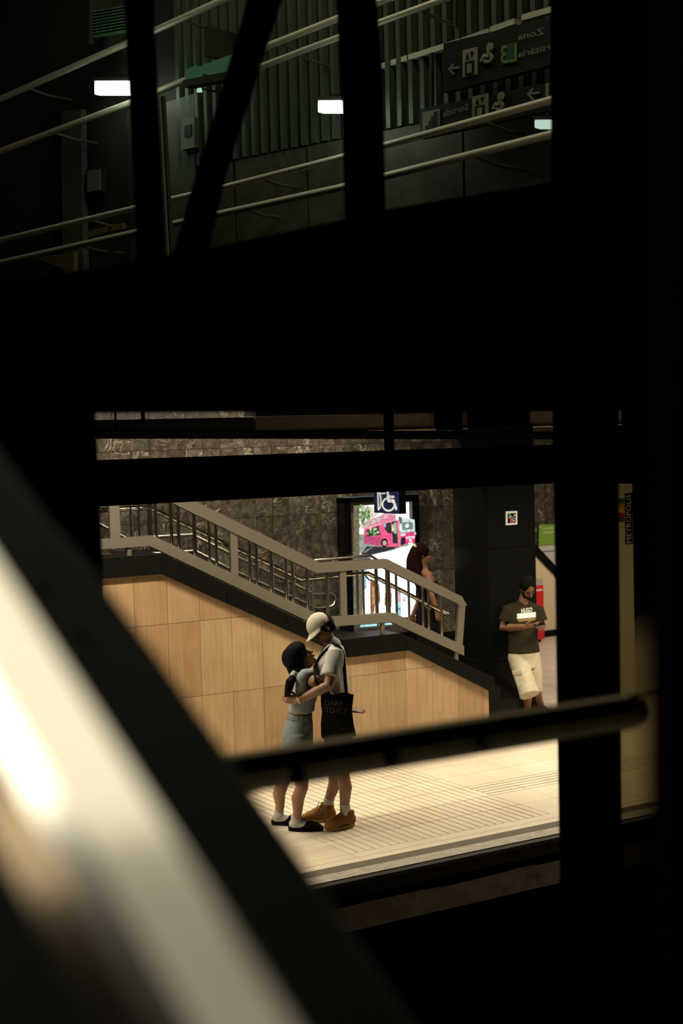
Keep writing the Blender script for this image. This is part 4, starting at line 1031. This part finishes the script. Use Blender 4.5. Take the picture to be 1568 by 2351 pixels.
# crop top
b = B()
loft(b, [(Pg(692, 1632), E1*.104, E2*.142), (Pg(694, 1612), E1*.107, E2*.145), (Pg(701, 1585), E1*.110, E2*.158), (Pg(704, 1566), E1*.095, E2*.142), (Pg(704, 1552), E1*.060, E2*.118)], 24, 'fr')
limb(b, [Pg(692, 1598, -.09), Pg(694, 1582, -.115), Pg(695, 1562, -.126)], [.05, .055, .054])
limb(b, [Pg(693, 1560, -.125), Pg(702, 1549, -.125), Pg(713, 1547, -.12)], [.058, .050, .040])
tp_ = fuse('crop_top', b, M_top, wg, .0055, 3, wr=.005, wscale=16, wdir=(1, 1, 1.8))
b = B(); hole = [(728, 1546), (711, 1550.5), (704.5, 1560), (705.5, 1573), (710, 1582), (717, 1588)]; L_ = []
hp = [V((float(np.interp(s, range(6), [q[0] for q in hole])), float(np.interp(s, range(6), [q[1] for q in hole])), 0)) for s in [i*.25 for i in range(21)]]
for i, q in enumerate(hp):
    d = (hp[min(i+1, 20)]-hp[max(i-1, 0)]).normalized(); n_ = V((-d.y, d.x, 0))
    L_.append([b.verts.new(Pg(q.x+n_.x*w_, q.y+n_.y*w_, -.3)) for w_ in (-1.1, 1.1)])
for i in range(20): b.faces.new((L_[i][0], L_[i+1][0], L_[i+1][1], L_[i][1]))
bpy.context.view_layer.update()
bvs = [BVHTree.FromObject(o_, bpy.context.evaluated_depsgraph_get()) for o_ in (tp_, wbody)]
for v in b.verts:
    d = (v.co-CAM).normalized(); hs = [h for h in (t_.ray_cast(CAM, d) for t_ in bvs) if h[0]]
    if hs: v.co = min(hs, key=lambda h: h[3])[0]-d*.004
put('armhole_trim', b, M_dshort, wg)
b = B()
for q in (-.1, .1): limb(b, [Pg(692, 1566, q), Pg(700, 1545, q*1.02), Pg(712, 1549, q)], [.022, .018, .02], flat=.5)
fuse('shoulder_straps', b, M_top, wg, .005, 2)
# shorts
b = B()
loft(b, [(Pg(682, 1712), E1*.128, E2*.180), (Pg(682, 1685), E1*.128, E2*.180), (Pg(686, 1660), E1*.112, E2*.160), (Pg(688, 1648), E1*.098, E2*.142), (Pg(688, 1643), E1*.096, E2*.140)], 24, 'ff')
for q, kx, hx in ((-1, (689, 1742), -.09), (1, (668, 1738), .10)):
    limb(b, [Pg(684, 1700, hx), Pg(kx[0], kx[1], hx)], [.106, .108], 'rf', hint=E2)
fuse('shorts', b, M_short, wg, .0055, 3, wr=.008, wscale=11, wdir=(1.3, 1.3, .5))
b = B(); loft(b, [(Pg(688, 1648), E1*.101, E2*.145), (Pg(688, 1638), E1*.097, E2*.139)], 26, 'ff'); fuse('waistband', b, M_short, wg, .005, 2, wr=.004, wscale=60, wdir=(1, 1, .15))
b = B(); limb(b, [Pg(690, 1656, -.165), Pg(705, 1664, -.175), Pg(712, 1676, -.165), Pg(706, 1690, -.175), Pg(690, 1694, -.18)], [.0025]*5, n=8); bpy.context.view_layer.update(); put('pocket_seam', wrap(b, bpy.data.objects['shorts'], .001), M_short, wg)
for a_, hl in ((an, hn), (af, hf)):
    b = B(); limb(b, [a_+E3*.045, a_-E3*.02], [.040, .042], 'fr', hint=E2); limb(b, [a_-gdir*.02-E3*.03, a_+gdir*.08-E3*.045], [.040, .036])
    fuse('sock', b, M_sock, wg, .005, 2)
    h0 = gz(hl, 0); sdv = V((-gdir.y, gdir.x, 0))
    b = B(); loft(b, [(h0-gdir*.015+E3*.026, sdv*.032, E3*.024), (h0+gdir*.07+E3*.030, sdv*.038, E3*.028), (h0+gdir*.14+E3*.044, sdv*.045, E3*.042), (h0+gdir*.205+E3*.036, sdv*.043, E3*.034), (h0+gdir*.235+E3*.026, sdv*.028, E3*.022)], 18)
    so = fuse('clog', b, M_clog, wg, .005, 2, cuts=((V((0, 0, .002)), V((0, 0, -1))),))
    b = B(); ring_ = [h0+gdir*(.105+.14*math.cos(t))+sdv*(.044*math.sin(t)) for t in [2*math.pi*i/20 for i in range(20)]]
    prism(b, [gz(p, .0) for p in ring_], (0, 0, .014)); put('sole', b, M_clog, so)

# ----- man in the cap
mr = on(765, 1900, 2, 0)
mg = thing('person', 'man in beige cap and white T-shirt bowing his head to the woman he hugs', 'person', mr)
mh = Pm(741, 1443, .0); mf = (-E1*.68-E3*.58-E2*.38).normalized(); ms = (E2-mf*E2.dot(mf)).normalized(); mu = ms.cross(mf)
if mu.z < 0: mu = -mu
hn, hf = on(808, 1897, 2, 0), on(764, 1884, 2, 0)
dn = (-E1*.82-E2*.57).normalized(); df = (-E1*.99-E2*.10).normalized()
an, af = gz(hn+dn*.06, .10), gz(hf+df*.045, .10)
b = B()
head(b, mh, mf, mu, ms, 1.0)
limb(b, [Pm(748, 1455), Pm(757, 1472), Pm(762, 1492)], [.054, .053, .055])
loft(b, [(Pm(774, 1680), E1*.105, E2*.165), (Pm(774, 1650), E1*.108, E2*.168), (Pm(769, 1610), E1*.098, E2*.150), (Pm(760, 1565), E1*.108, E2*.165), (Pm(757, 1530), E1*.112, E2*.180), (Pm(762, 1503), E1*.085, E2*.170), (Pm(763, 1490), E1*.060, E2*.09)], 22)
for a_, kn, hx, ff_ in ((an, Pm(786, 1776, -.09), -.09, dn), (af, Pm(770, 1772, .12), .09, df)):
    hip = Pm(775, 1675, hx); m2 = kn.lerp(a_, .33)+E1*.018
    limb(b, [hip, hip.lerp(kn, .5), kn, m2, kn.lerp(a_, .72), a_], [.092, .080, .056, .054, .040, .036])
    limb(b, [a_-ff_*.03-E3*.03, a_+ff_*.08-E3*.05, a_+ff_*.17-E3*.065], [.036, .038, .032], flat=.8)
# near arm: shoulder, elbow, wrist, clasped hands behind her back
sh = Pm(770, 1506, -.195); el = Pm(754, 1574, -.33); wr_ = Pg(682, 1609, -.165)
limb(b, [Pm(762, 1500, -.13), sh, sh.lerp(el, .5), el, el.lerp(wr_, .35), el.lerp(wr_, .75), wr_], [.062, .062, .054, .043, .042, .031, .026])
sh2 = Pm(758, 1506, .195); el2 = Pm(735, 1575, .27); w2 = Pg(668, 1600, .10)
limb(b, [Pm(760, 1500, .13), sh2, sh2.lerp(el2, .5), el2, el2.lerp(w2, .4), w2], [.06, .06, .052, .042, .04, .026])
hand(b, wr_, (-E1*.955+E2*.22+E3*.20), (E1*.20+E2*.95-E3*.1), E3, .42, .98, curls=(.34, .40, .46, .52))
hand(b, w2, (-E1*.52-E2*.84+E3*.05), (E1*.84-E2*.50), E3, .5, .95, curls=(.18, .26, .34, .42))
fuse('body', b, M_skin1, mg, .0044, 6)
face_parts(mg, mh, mf, mu, ms, 1.0)
b = B(); ell(b, mh+mu*.022-mf*.026, (mf*.094, ms*.083, mu*.098), 18); ell(b, mh-mf*.058-mu*.035, (mf*.042, ms*.068, mu*.05), 14)
fuse('hair', b, M_hair, mg, .0055, 2, wr=.003, wscale=60)
# cap: dome and curved brim
b = B(); ell(b, mh+mu*.036+mf*.003, (mf*.112, ms*.097, mu*.108), 24)
cap_ = fuse('cap', b, M_capc, mg, .005, 2, wr=.0025, wscale=20, cuts=((mh+mu*.026, -(mu*.99-mf*.10).normalized()),))
b = B(); R_ = []
bd = (mf*.93-mu*.37).normalized(); bn = ms.cross(bd).normalized()
if bn.dot(mu) < 0: bn = -bn
for i in range(9):
    R2 = []
    for j in range(13):
        a = math.radians(-74+148*j/12); s_ = i/8
        p = mh+mu*.036+mf*(.107*math.cos(a))+ms*(.093*math.sin(a))
        p = p+bd*(.078*s_*(math.cos(a)**.45))+ms*(.010*s_*math.sin(a))-bn*(.016*s_*math.sin(a)**2)
        R2.append(p)
    R_.append(R2)
vv = [[[b.verts.new(p+bn*(dz)) for p in r_] for r_ in R_] for dz in (0, .006)]
for L_ in range(2):
    for i in range(8):
        for j in range(12): b.faces.new((vv[L_][i][j], vv[L_][i+1][j], vv[L_][i+1][j+1], vv[L_][i][j+1]))
for i in range(8):
    for j in (0, 12): b.faces.new((vv[0][i][j], vv[0][i+1][j], vv[1][i+1][j], vv[1][i][j]))
for j in range(12):
    for i in (0, 8): b.faces.new((vv[0][i][j], vv[0][i][j+1], vv[1][i][j+1], vv[1][i][j]))
o = put('brim', b, M_capc, cap_); smooth(o, 40)
b = B(); ell(b, mh+mu*.145, (mf*.008, ms*.008, mu*.004), 8); put('cap_button', b, M_capc, cap_)
# T-shirt
b = B()
loft(b, [(Pm(769, 1592), E1*.112, E2*.178), (Pm(766, 1568), E1*.122, E2*.182), (Pm(759, 1540), E1*.132, E2*.192), (Pm(757, 1518), E1*.128, E2*.200), (Pm(763, 1499), E1*.106, E2*.195), (Pm(765, 1486), E1*.084, E2*.135), (Pm(765, 1481.5), E1*.062, E2*.080)], 24, 'fr')
for s_, e_, c_ in ((sh, el, Pm(762, 1502, -.12)), (sh2, el2, Pm(760, 1502, .12))):
    limb(b, [c_, s_, s_.lerp(e_, .35), s_.lerp(e_, .72)], [.075, .076, .074, .078], 'rf')
tee = fuse('t_shirt', b, M_tee, mg, .0055, 3, wr=.012, wscale=19, wdir=(1.3, 1.3, .55))
b = B(); limb(b, [Pm(747, 1476, -.06), Pm(756, 1484, -.09), Pm(768, 1480, -.07), Pm(775, 1474, 0), Pm(766, 1478, .07)], [.010]*5, n=8); put('collar', b, M_tee, mg)
# shorts
b = B()
loft(b, [(Pm(774, 1690), E1*.130, E2*.185), (Pm(774, 1660), E1*.130, E2*.185), (Pm(773, 1620), E1*.112, E2*.165), (Pm(771, 1590), E1*.105, E2*.160)], 24, 'ff')
for kn, hx in ((Pm(783, 1742, -.09), -.09), (Pm(772, 1740, .11), .1)):
    limb(b, [Pm(776, 1680, hx), kn], [.112, .108], 'rf', hint=E2)
fuse('shorts', b, M_dshort, mg, .006, 3, wr=.007, wscale=11, wdir=(1.2, 1.2, .5))
for a_, hl, dd, kn in ((an, hn, dn, Pm(786, 1776, -.09)), (af, hf, df, Pm(770, 1772, .12))):
    m_ = kn.lerp(a_, .72); q_ = a_.lerp(m_, min(1.0, .125/(m_-a_).length))
    b = B(); limb(b, [q_, a_.lerp(q_, .25), a_-E3*.03], [.044, .044, .045], 'fr', hint=E2); fuse('sock', b, M_sock, mg, .005, 2)
    h0 = gz(hl, 0); sdv = V((-dd.y, dd.x, 0))
    b = B(); loft(b, [(h0+dd*.004+E3*.062, sdv*.036, E3*.050), (h0+dd*.06+E3*.068, sdv*.042, E3*.058), (h0+dd*.115+E3*.066, sdv*.045, E3*.058), (h0+dd*.165+E3*.054, sdv*.049, E3*.044), (h0+dd*.215+E3*.048, sdv*.046, E3*.038), (h0+dd*.238+E3*.042, sdv*.036, E3*.028)], 20)
    limb(b, [h0+dd*.045+E3*.06, h0+dd*.038+E3*.115, h0+dd*.034+E3*.142], [.054, .053, .050], 'rf', hint=sdv)
    limb(b, [h0+dd*.10+E3*.10, h0+dd*.082+E3*.150], [.022, .016], flat=.6)
    so = fuse('shoe', b, M_suede, mg, .005, 2, wr=.004, wscale=30, cuts=((V((0, 0, .012)), V((0, 0, -1))),))
    b = B(); ring_ = [h0+dd*(.118+.142*math.cos(t))+sdv*(.053*math.sin(t)*(1+.08*math.cos(t))) for t in [2*math.pi*i/24 for i in range(24)]]
    prism(b, [gz(p, 0) for p in ring_], (0, 0, .030)); bevel(b, .004, 1); put('sole', b, M_sole, so)
    b = B()
    for i in range(5):
        p = h0+dd*(.088+.020*i)+E3*(.140-.0095*i); limb(b, [p-sdv*.030-E3*.016, p+E3*.004, p+sdv*.030-E3*.016], [.004]*3, n=6)
    limb(b, [h0+dd*.09+E3*.150, h0+dd*.115+E3*.165+sdv*.02, h0+dd*.13+E3*.125+sdv*.035], [.003]*3, n=6)
    put('laces', b, M_suede, so)
# watch
wax = (el-wr_).normalized(); wc = wr_+wax*.018; a1, a2 = perp(wax)
b = B(); tube(b, [wc+(a1*math.cos(t)+a2*math.sin(t))*.031 for t in [2*math.pi*i/20 for i in range(21)]], .006, 8)
wat = put('wristwatch', b, M_gold, mg); smooth(wat)
dv = (-E2*.9+E3*.3); dv = (dv-wax*dv.dot(wax)).normalized()
b = B(); disc(b, wc+dv*.030, dv, .017, .009, 18); put('watch_case', b, M_gold, wat)

# ----- black tote bag with two straps over his near shoulder
tb = thing('tote_bag', 'black canvas tote bag lettered DARE TO FLY hanging at the capped man\'s hip', 'bag', Pm(785, 1688, -.28))
DB = -.275
def bp(x, y, d=0.): return Pm(x, y, DB+d)
b = B(); cols_ = 14; rws = 12
left = [(736, 1590), (737, 1620), (741, 1650), (747, 1684)]; right = [(813, 1589), (808, 1630), (812, 1662), (818, 1690)]
def edge(P, v): return V((float(np.interp(v, [0, .33, .66, 1], [p[0] for p in P])), float(np.interp(v, [0, .33, .66, 1], [p[1] for p in P])), 0))
G2 = []
for side in (0, 1):
    g_ = []
    for j in range(rws+1):
        v = j/rws; l_2, r_2 = edge(left, v), edge(right, v); row = []
        for i in range(cols_+1):
            u = i/cols_; q = l_2.lerp(r_2, u)
            bulge = .040*math.sin(math.pi*u)**.6*math.sin(math.pi*min(1, .15+v*.8))**.7 + .003
            y = q.y + (5*abs(math.sin(math.pi*u*1.5)) if v < .01 else 0) + (4*math.sin(math.pi*u) if v > .99 else 0)
            wv = .006*noise.noise(V((u*4, v*3, 1.7+side)))
            row.append(b.verts.new(bp(q.x, y, (-bulge if side == 0 else bulge*.6)+wv)))
        g_.append(row)
    G2.append(g_)
for side in (0, 1):
    for j in range(rws):
        for i in range(cols_): b.faces.new((G2[side][j][i], G2[side][j][i+1], G2[side][j+1][i+1], G2[side][j+1][i]))
for j in range(rws):
    for i in (0, cols_): b.faces.new((G2[0][j][i], G2[0][j+1][i], G2[1][j+1][i], G2[1][j][i]))
for i in range(cols_):
    b.faces.new((G2[0][rws][i], G2[0][rws][i+1], G2[1][rws][i+1], G2[1][rws][i])); b.faces.new((G2[0][0][i], G2[0][0][i+1], G2[1][0][i+1], G2[1][0][i]))
bag = smooth(put('bag_body', b, M_bag, tb), 60)
def ribbon(name, pts, w, par, m):
    b = B(); n = len(pts); L = []
    for i, p in enumerate(pts):
        d = (pts[min(i+1, n-1)]-pts[max(i-1, 0)]).normalized(); s = d.cross(FW).normalized(); k = FW*.004
        L.append([b.verts.new(p+s*w/2), b.verts.new(p-s*w/2), b.verts.new(p-s*w/2+k), b.verts.new(p+s*w/2+k)])
    for i in range(n-1):
        for k in range(4): b.faces.new((L[i][k], L[i][(k+1) % 4], L[i+1][(k+1) % 4], L[i+1][k]))
    b.faces.new(L[0]); b.faces.new(L[-1][::-1]); return put(name, b, m, par)
ribbon('strap', [Pm(762, 1478, -.12), Pm(778, 1484, -.175), Pm(787, 1497, -.215), Pm(790, 1525, -.235), Pm(792, 1555, -.26), Pm(795, 1592, DB-.005)], .026, tb, M_bag)
ribbon('strap', [Pm(768, 1479, -.12), Pm(756, 1486, -.165), Pm(744, 1497, -.205), Pm(731, 1514, -.225), Pm(722, 1530, -.225), Pm(724, 1560, -.34), Pm(742, 1594, DB-.005)], .022, tb, M_bag)
def on_bag(bm):
    bv = BVHTree.FromObject(bag, bpy.context.evaluated_depsgraph_get())
    for v in bm.verts:
        d = (v.co-CAM).normalized(); h = bv.ray_cast(CAM, d)
        if h[0]: v.co = h[0]-d*.003
    return bm
bpy.context.view_layer.update()
ru = (bp(790, 1612)-bp(750, 1610)).normalized(); rv = E3
for s_, x, y, x2, hgt in (('DARE', 747, 1619.5, 786, .044), ('TO FLY', 746.5, 1636.5, 798, .044)):
    b = text_mesh(s_, bp(x, y, -.06), (bp(x2, y+2.2, -.06)-bp(x, y, -.06)), rv, hgt, 0, width=(bp(x2, y, 0)-bp(x, y, 0)).length, bold=.018)
    put('lettering', on_bag(b), M_print, tb)
b = B(); q = [bp(780, 1674.5, -.06), bp(806, 1676, -.06), bp(806, 1672.5, -.06), bp(780, 1671, -.06)]; b.faces.new([b.verts.new(p) for p in q]); put('print_line', on_bag(b), M_dimprint, tb)

# ---------------------------------------------------------------- man leaning on the pillar
TL = 16.25
def Pl(x, y, d=0.): return at(x, y, TL+d)
lr = on(1225, 1643, 2, 0)
ml = thing('person', 'bearded man in dark T-shirt and cream shorts leaning on the granite pillar', 'person', lr)
lh = Pl(1211, 1349, -.04); lf = (-E2*.66+E1*.34-E3*.66).normalized(); ls = (E1-lf*E1.dot(lf)).normalized(); lu = lf.cross(ls)
if lu.z < 0: lu = -lu
SD = (E1*.93+E2*.30).normalized()                      # his side-to-side axis
FD = (-E2*.93+E1*.30).normalized()                     # his forward axis
b = B()
head(b, lh, lf, lu, ls, .98)
limb(b, [Pl(1208, 1362, .02), Pl(1203, 1376, .03), Pl(1202, 1392, .04)], [.056, .057, .066])
loft(b, [(Pl(1206, 1515, .0), SD*.165, FD*.11), (Pl(1205, 1490, .0), SD*.165, FD*.11), (Pl(1202, 1460, .02), SD*.150, FD*.105), (Pl(1201, 1425, .03), SD*.165, FD*.115), (Pl(1201, 1400, .05), SD*.165, FD*.09), (Pl(1202, 1388, .05), SD*.08, FD*.06)], 22)
fr1, fr2 = on(1212, 1650, 2, 0), on(1243, 1638, 2, 0)
a1_, a2_ = gz(fr1, .09)+E2*.02, gz(fr2, .09)+E2*.03
for hip, kn, a_ in ((Pl(1188, 1510, -.02), Pl(1211, 1580, -.22), a1_), (Pl(1218, 1508, .02), Pl(1227, 1572, .02), a2_)):
    limb(b, [hip, hip.lerp(kn, .5), kn, kn.lerp(a_, .35)+E2*.015, kn.lerp(a_, .75), a_], [.092, .08, .057, .055, .04, .036])
    limb(b, [a_-FD*.03-E3*.03, a_+FD*.08-E3*.05, a_+FD*.16-E3*.06], [.036, .038, .032], flat=.8)
sh = Pl(1168, 1402, .03); el = Pl(1154, 1442, .02); wr_ = Pl(1204, 1439, -.27)
limb(b, [Pl(1184, 1396, .04), sh, sh.lerp(el, .5), el, el.lerp(wr_, .3), wr_], [.058, .058, .050, .043, .044, .028])
sh2 = Pl(1234, 1402, .12); el2 = Pl(1244, 1440, .10); w2 = Pl(1237, 1440, -.18)
limb(b, [Pl(1220, 1396, .08), sh2, sh2.lerp(el2, .5), el2, el2.lerp(w2, .3), w2], [.056, .056, .048, .042, .042, .028])
hand(b, wr_, (E1*.95-E2*.15+E3*.12), (E2*.55+E3*.75), (-E2*.6+E3*.8), .32, .98, curls=(.18, .28, .42, .5))
hand(b, w2, (-E2*.5-E1*.05+E3*.1), (-E1*.6+E3*.6), E3, .4, .95)
fuse('body', b, M_skin3, ml, .0058, 4)
face_parts(ml, lh, lf, lu, ls, .98)
b = B(); ell(b, lh+lu*.042-lf*.022, (lf*.096, ls*.086, lu*.090), 18); ell(b, lh-lf*.055-lu*.015, (lf*.044, ls*.074, lu*.06), 14)
fuse('hair', b, M_hair, ml, .006, 2, wr=.003, wscale=60)
b = B(); limb(b, [lh+ls*.066-lu*.04+lf*.02, lh+ls*.052-lu*.085+lf*.05, lh-lu*.112+lf*.074, lh-ls*.052-lu*.085+lf*.05, lh-ls*.066-lu*.04+lf*.02], [.012, .018, .022, .018, .012])
limb(b, [lh+ls*.025-lu*.056+lf*.094, lh-lu*.050+lf*.104, lh-ls*.025-lu*.056+lf*.094], [.005, .007, .005])
fuse('beard', b, M_hair, ml, .005, 2)
b = B()
loft(b, [(Pl(1203, 1496, .0), SD*.178, FD*.128), (Pl(1202, 1475, .01), SD*.170, FD*.125), (Pl(1201, 1445, .02), SD*.168, FD*.128), (Pl(1201, 1420, .03), SD*.178, FD*.130), (Pl(1201, 1402, .05), SD*.180, FD*.104), (Pl(1202, 1390, .05), SD*.105, FD*.075)], 24, 'fr')
for s_, e_, c_ in ((sh, el, Pl(1184, 1399, .04)), (sh2, el2, Pl(1222, 1399, .08))):
    limb(b, [c_, s_, s_.lerp(e_, .62)], [.072, .074, .078], 'rf')
tee2 = fuse('t_shirt', b, M_olive, ml, .006, 3, wr=.008, wscale=9, wdir=(1, 1, 1.2))
bpy.context.view_layer.update()
def on_tee(bm):
    bv = BVHTree.FromObject(tee2, bpy.context.evaluated_depsgraph_get())
    for v in bm.verts:
        d = (v.co-CAM).normalized(); h = bv.ray_cast(CAM, d)
        if h[0]: v.co = h[0]-d*.003
    return bm
def quad_grid(p, nx, ny):
    b = B(); g = [[b.verts.new(p[0].lerp(p[1], i/nx).lerp(p[3].lerp(p[2], i/nx), j/ny)) for i in range(nx+1)] for j in range(ny+1)]
    for j in range(ny):
        for i in range(nx): b.faces.new((g[j][i], g[j][i+1], g[j+1][i+1], g[j+1][i]))
    return b
put('chest_bar', on_tee(quad_grid([Pl(1187, 1421, -.3), Pl(1230, 1417, -.3), Pl(1230, 1405, -.3), Pl(1187, 1409, -.3)], 10, 3)), M_bright, tee2)
put('chest_print', on_tee(quad_grid([Pl(1190, 1428, -.3), Pl(1229, 1424, -.3), Pl(1230, 1418, -.3), Pl(1188, 1422, -.3)], 10, 3)), M_ochre, tee2)
b = text_mesh('HUGO', Pl(1197, 1407.5, -.3), Pl(1220, 1404.5, -.3)-Pl(1197, 1407.5, -.3), E3, .046, 0, width=.118, bold=.02); put('lettering', on_tee(b), M_bright, tee2)
b = B()
loft(b, [(Pl(1204, 1532, .0), SD*.165, FD*.122), (Pl(1203, 1500, .0), SD*.170, FD*.125), (Pl(1203, 1484, .01), SD*.162, FD*.115)], 24, 'ff')
limb(b, [Pl(1188, 1510, -.02), Pl(1201, 1550, -.11), Pl(1216, 1596, -.22)], [.105, .104, .108], 'rf', hint=SD)
limb(b, [Pl(1219, 1508, .02), Pl(1224, 1545, .03), Pl(1228, 1588, .03)], [.105, .096, .088], 'rf', hint=SD)
sht = fuse('cargo_shorts', b, M_cargo, ml, .006, 3, wr=.009, wscale=11, wdir=(1, 1, .8))
b = B(); c_ = Pl(1186, 1560, -.12)
prism(b, [Pl(1176, 1543, -.16), Pl(1197, 1541, -.22), Pl(1209, 1572, -.28), Pl(1190, 1580, -.22)], FW*.03); bevel(b, .006, 2); put('cargo_pocket', b, M_cargo, sht)
b = B(); prism(b, [Pl(1175, 1541, -.175), Pl(1197, 1539, -.235), Pl(1199, 1548, -.24), Pl(1178, 1551, -.18)], FW*.02); bevel(b, .003, 1); put('pocket_flap', b, M_cargo, sht)
for a_, g0 in ((a1_, fr1), (a2_, fr2)):
    h0 = gz(a_, 0)-FD*.04; sdv = SD
    b = B(); loft(b, [(h0+E3*.045, sdv*.036, E3*.042), (h0+FD*.08+E3*.05, sdv*.043, E3*.048), (h0+FD*.17+E3*.04, sdv*.047, E3*.035), (h0+FD*.24+E3*.032, sdv*.036, E3*.026)], 18)
    so = fuse('shoe', b, M_clog, ml, .006, 2, cuts=((V((0, 0, .004)), V((0, 0, -1))),))
    b = B(); ring_ = [h0+FD*(.11+.155*math.cos(t))+sdv*(.05*math.sin(t)) for t in [2*math.pi*i/20 for i in range(20)]]
    prism(b, [gz(p, 0) for p in ring_], (0, 0, .016)); put('sole', b, M_clog, so)
ph = thing('smartphone', 'dark blue smartphone held by the man leaning on the pillar', 'phone', Pl(1238, 1435, -.31))
b = B(); pa_, pb_ = Pl(1226, 1437, -.33), Pl(1251, 1431.5, -.31)
bar(b, pa_, pb_, .075, .009, up=(E3*.96-E2*.26)); bevel(b, .002, 1); pho = put('case', b, M_phone, ph)
b = B(); u_ = (E3*.96-E2*.26).normalized(); bar(b, pa_.lerp(pb_, .06)+u_*.0052, pa_.lerp(pb_, .94)+u_*.0052, .067, .001, up=u_); put('screen', b, M_glossy, ph)

# ---------------------------------------------------------------- woman walking down the stairs
TW = 16.9
def Pw(x, y, d=0.): return at(x, y, TW+d)
ft = Pw(990, 1530)
wf_x = ft.x
def step_z(x):
    k = math.floor((10.22-x)/.30)+1
    return max(0, min(7, k))*.15
st = thing('person', 'woman with long dark red hair in black, walking down the stairs past the bus advertisement', 'person', (Pw(985, 1450).x, Pw(985, 1450).y, step_z(Pw(985, 1450).x)))
wh = Pw(969, 1272); wfd = (E1*.97-E3*.12+E2*.15).normalized(); ws = (E2-wfd*E2.dot(wfd)).normalized(); wu = ws.cross(wfd)
if wu.z < 0: wu = -wu
b = B()
head(b, wh, wfd, wu, ws, .96)
limb(b, [Pw(966, 1284), Pw(968, 1298), Pw(972, 1312)], [.048, .047, .058])
loft(b, [(Pw(985, 1445), E1*.115, E2*.17), (Pw(984, 1420), E1*.112, E2*.17), (Pw(981, 1385), E1*.088, E2*.13), (Pw(981, 1352), E1*.112, E2*.15), (Pw(978, 1325), E1*.090, E2*.15), (Pw(974, 1310), E1*.05, E2*.09)], 22)
g1, g2 = Pw(1004, 1450, -.1), Pw(970, 1450, .1)
z1, z2 = step_z(g1.x+.05), step_z(g2.x+.05)
for hip, g, z in ((Pw(987, 1440, -.085), g1, z1), (Pw(984, 1440, .085), g2, z2)):
    a_ = V((g.x, g.y, z+.085)); kn = hip.lerp(a_, .5)+E1*.05
    limb(b, [hip, hip.lerp(kn, .5), kn, kn.lerp(a_, .35)-E1*.015, kn.lerp(a_, .75), a_], [.088, .074, .053, .052, .038, .034])
    limb(b, [a_-E1*.03-E3*.03, a_+E1*.07-E3*.045, a_+E1*.15-E3*.06], [.034, .036, .030], flat=.8)
sh = Pw(983, 1321, -.165); el = Pw(991, 1368, -.22); wr_ = Pw(1002, 1402, -.20)
limb(b, [Pw(977, 1316, -.1), sh, sh.lerp(el, .5), el, el.lerp(wr_, .4), wr_], [.052, .054, .046, .036, .034, .025])
sh2 = Pw(975, 1321, .165); el2 = Pw(966, 1372, .2); w2 = Pw(948, 1412, .2)
limb(b, [Pw(975, 1316, .1), sh2, sh2.lerp(el2, .5), el2, w2], [.05, .05, .044, .036, .025])
hand(b, wr_, (-E3*.95+E1*.2), (E2*.9-E1*.4), E1, .35, .86)
hand(b, w2, (-E3*.9-E1*.3), -E2, E1, .3, .86)
fuse('body', b, M_skin4, st, .006, 4)
face_parts(st, wh, wfd, wu, ws, .96)
b = B()
ell(b, wh+wu*.030-wfd*.028, (wfd*.104, ws*.092, wu*.100), 18)
loft(b, [(Pw(958, 1262), E1*.085, E2*.094), (Pw(951, 1285), E1*.090, E2*.100), (Pw(953, 1305), E1*.100, E2*.110), (Pw(956, 1325), E1*.090, E2*.112), (Pw(960, 1345), E1*.03, E2*.06)], 18)
fuse('hair', b, M_hair_r, st, .006, 2, wr=.006, wscale=40, wdir=(1, 1, .25))
b = B(); limb(b, [Pw(951, 1249, -.07), Pw(954, 1255, -.085)], [.012, .014]); fuse('hair_clip', b, M_gold, st, .004, 1)
b = B()
loft(b, [(Pw(988, 1500), E1*.165, E2*.21), (Pw(986, 1450), E1*.135, E2*.19), (Pw(983, 1415), E1*.120, E2*.175), (Pw(981, 1385), E1*.097, E2*.140), (Pw(982, 1352), E1*.120, E2*.155), (Pw(981, 1335), E1*.108, E2*.140)], 24, 'ff')
limb(b, [Pw(964, 1340, -.09), Pw(970, 1317, -.10), Pw(984, 1325, -.09), Pw(993, 1338, -.07)], [.012]*4)
limb(b, [Pw(964, 1340, .09), Pw(970, 1315, .10), Pw(984, 1325, .09), Pw(993, 1338, .07)], [.012]*4)
fuse('dress', b, M_dress, st, .006, 3, wr=.006, wscale=9)
for g, z in ((g1, z1), (g2, z2)):
    h0 = V((g.x, g.y, z))-E1*.05; sdv = E2
    b = B(); loft(b, [(h0+E3*.035, sdv*.033, E3*.032), (h0+E1*.08+E3*.038, sdv*.039, E3*.036), (h0+E1*.16+E3*.03, sdv*.042, E3*.028), (h0+E1*.21+E3*.025, sdv*.03, E3*.02)], 16)
    fuse('shoe', b, M_clog, st, .006, 2, cuts=((V((0, 0, z+.002)), V((0, 0, -1))),))

bpy.data.scenes.remove(TMP)
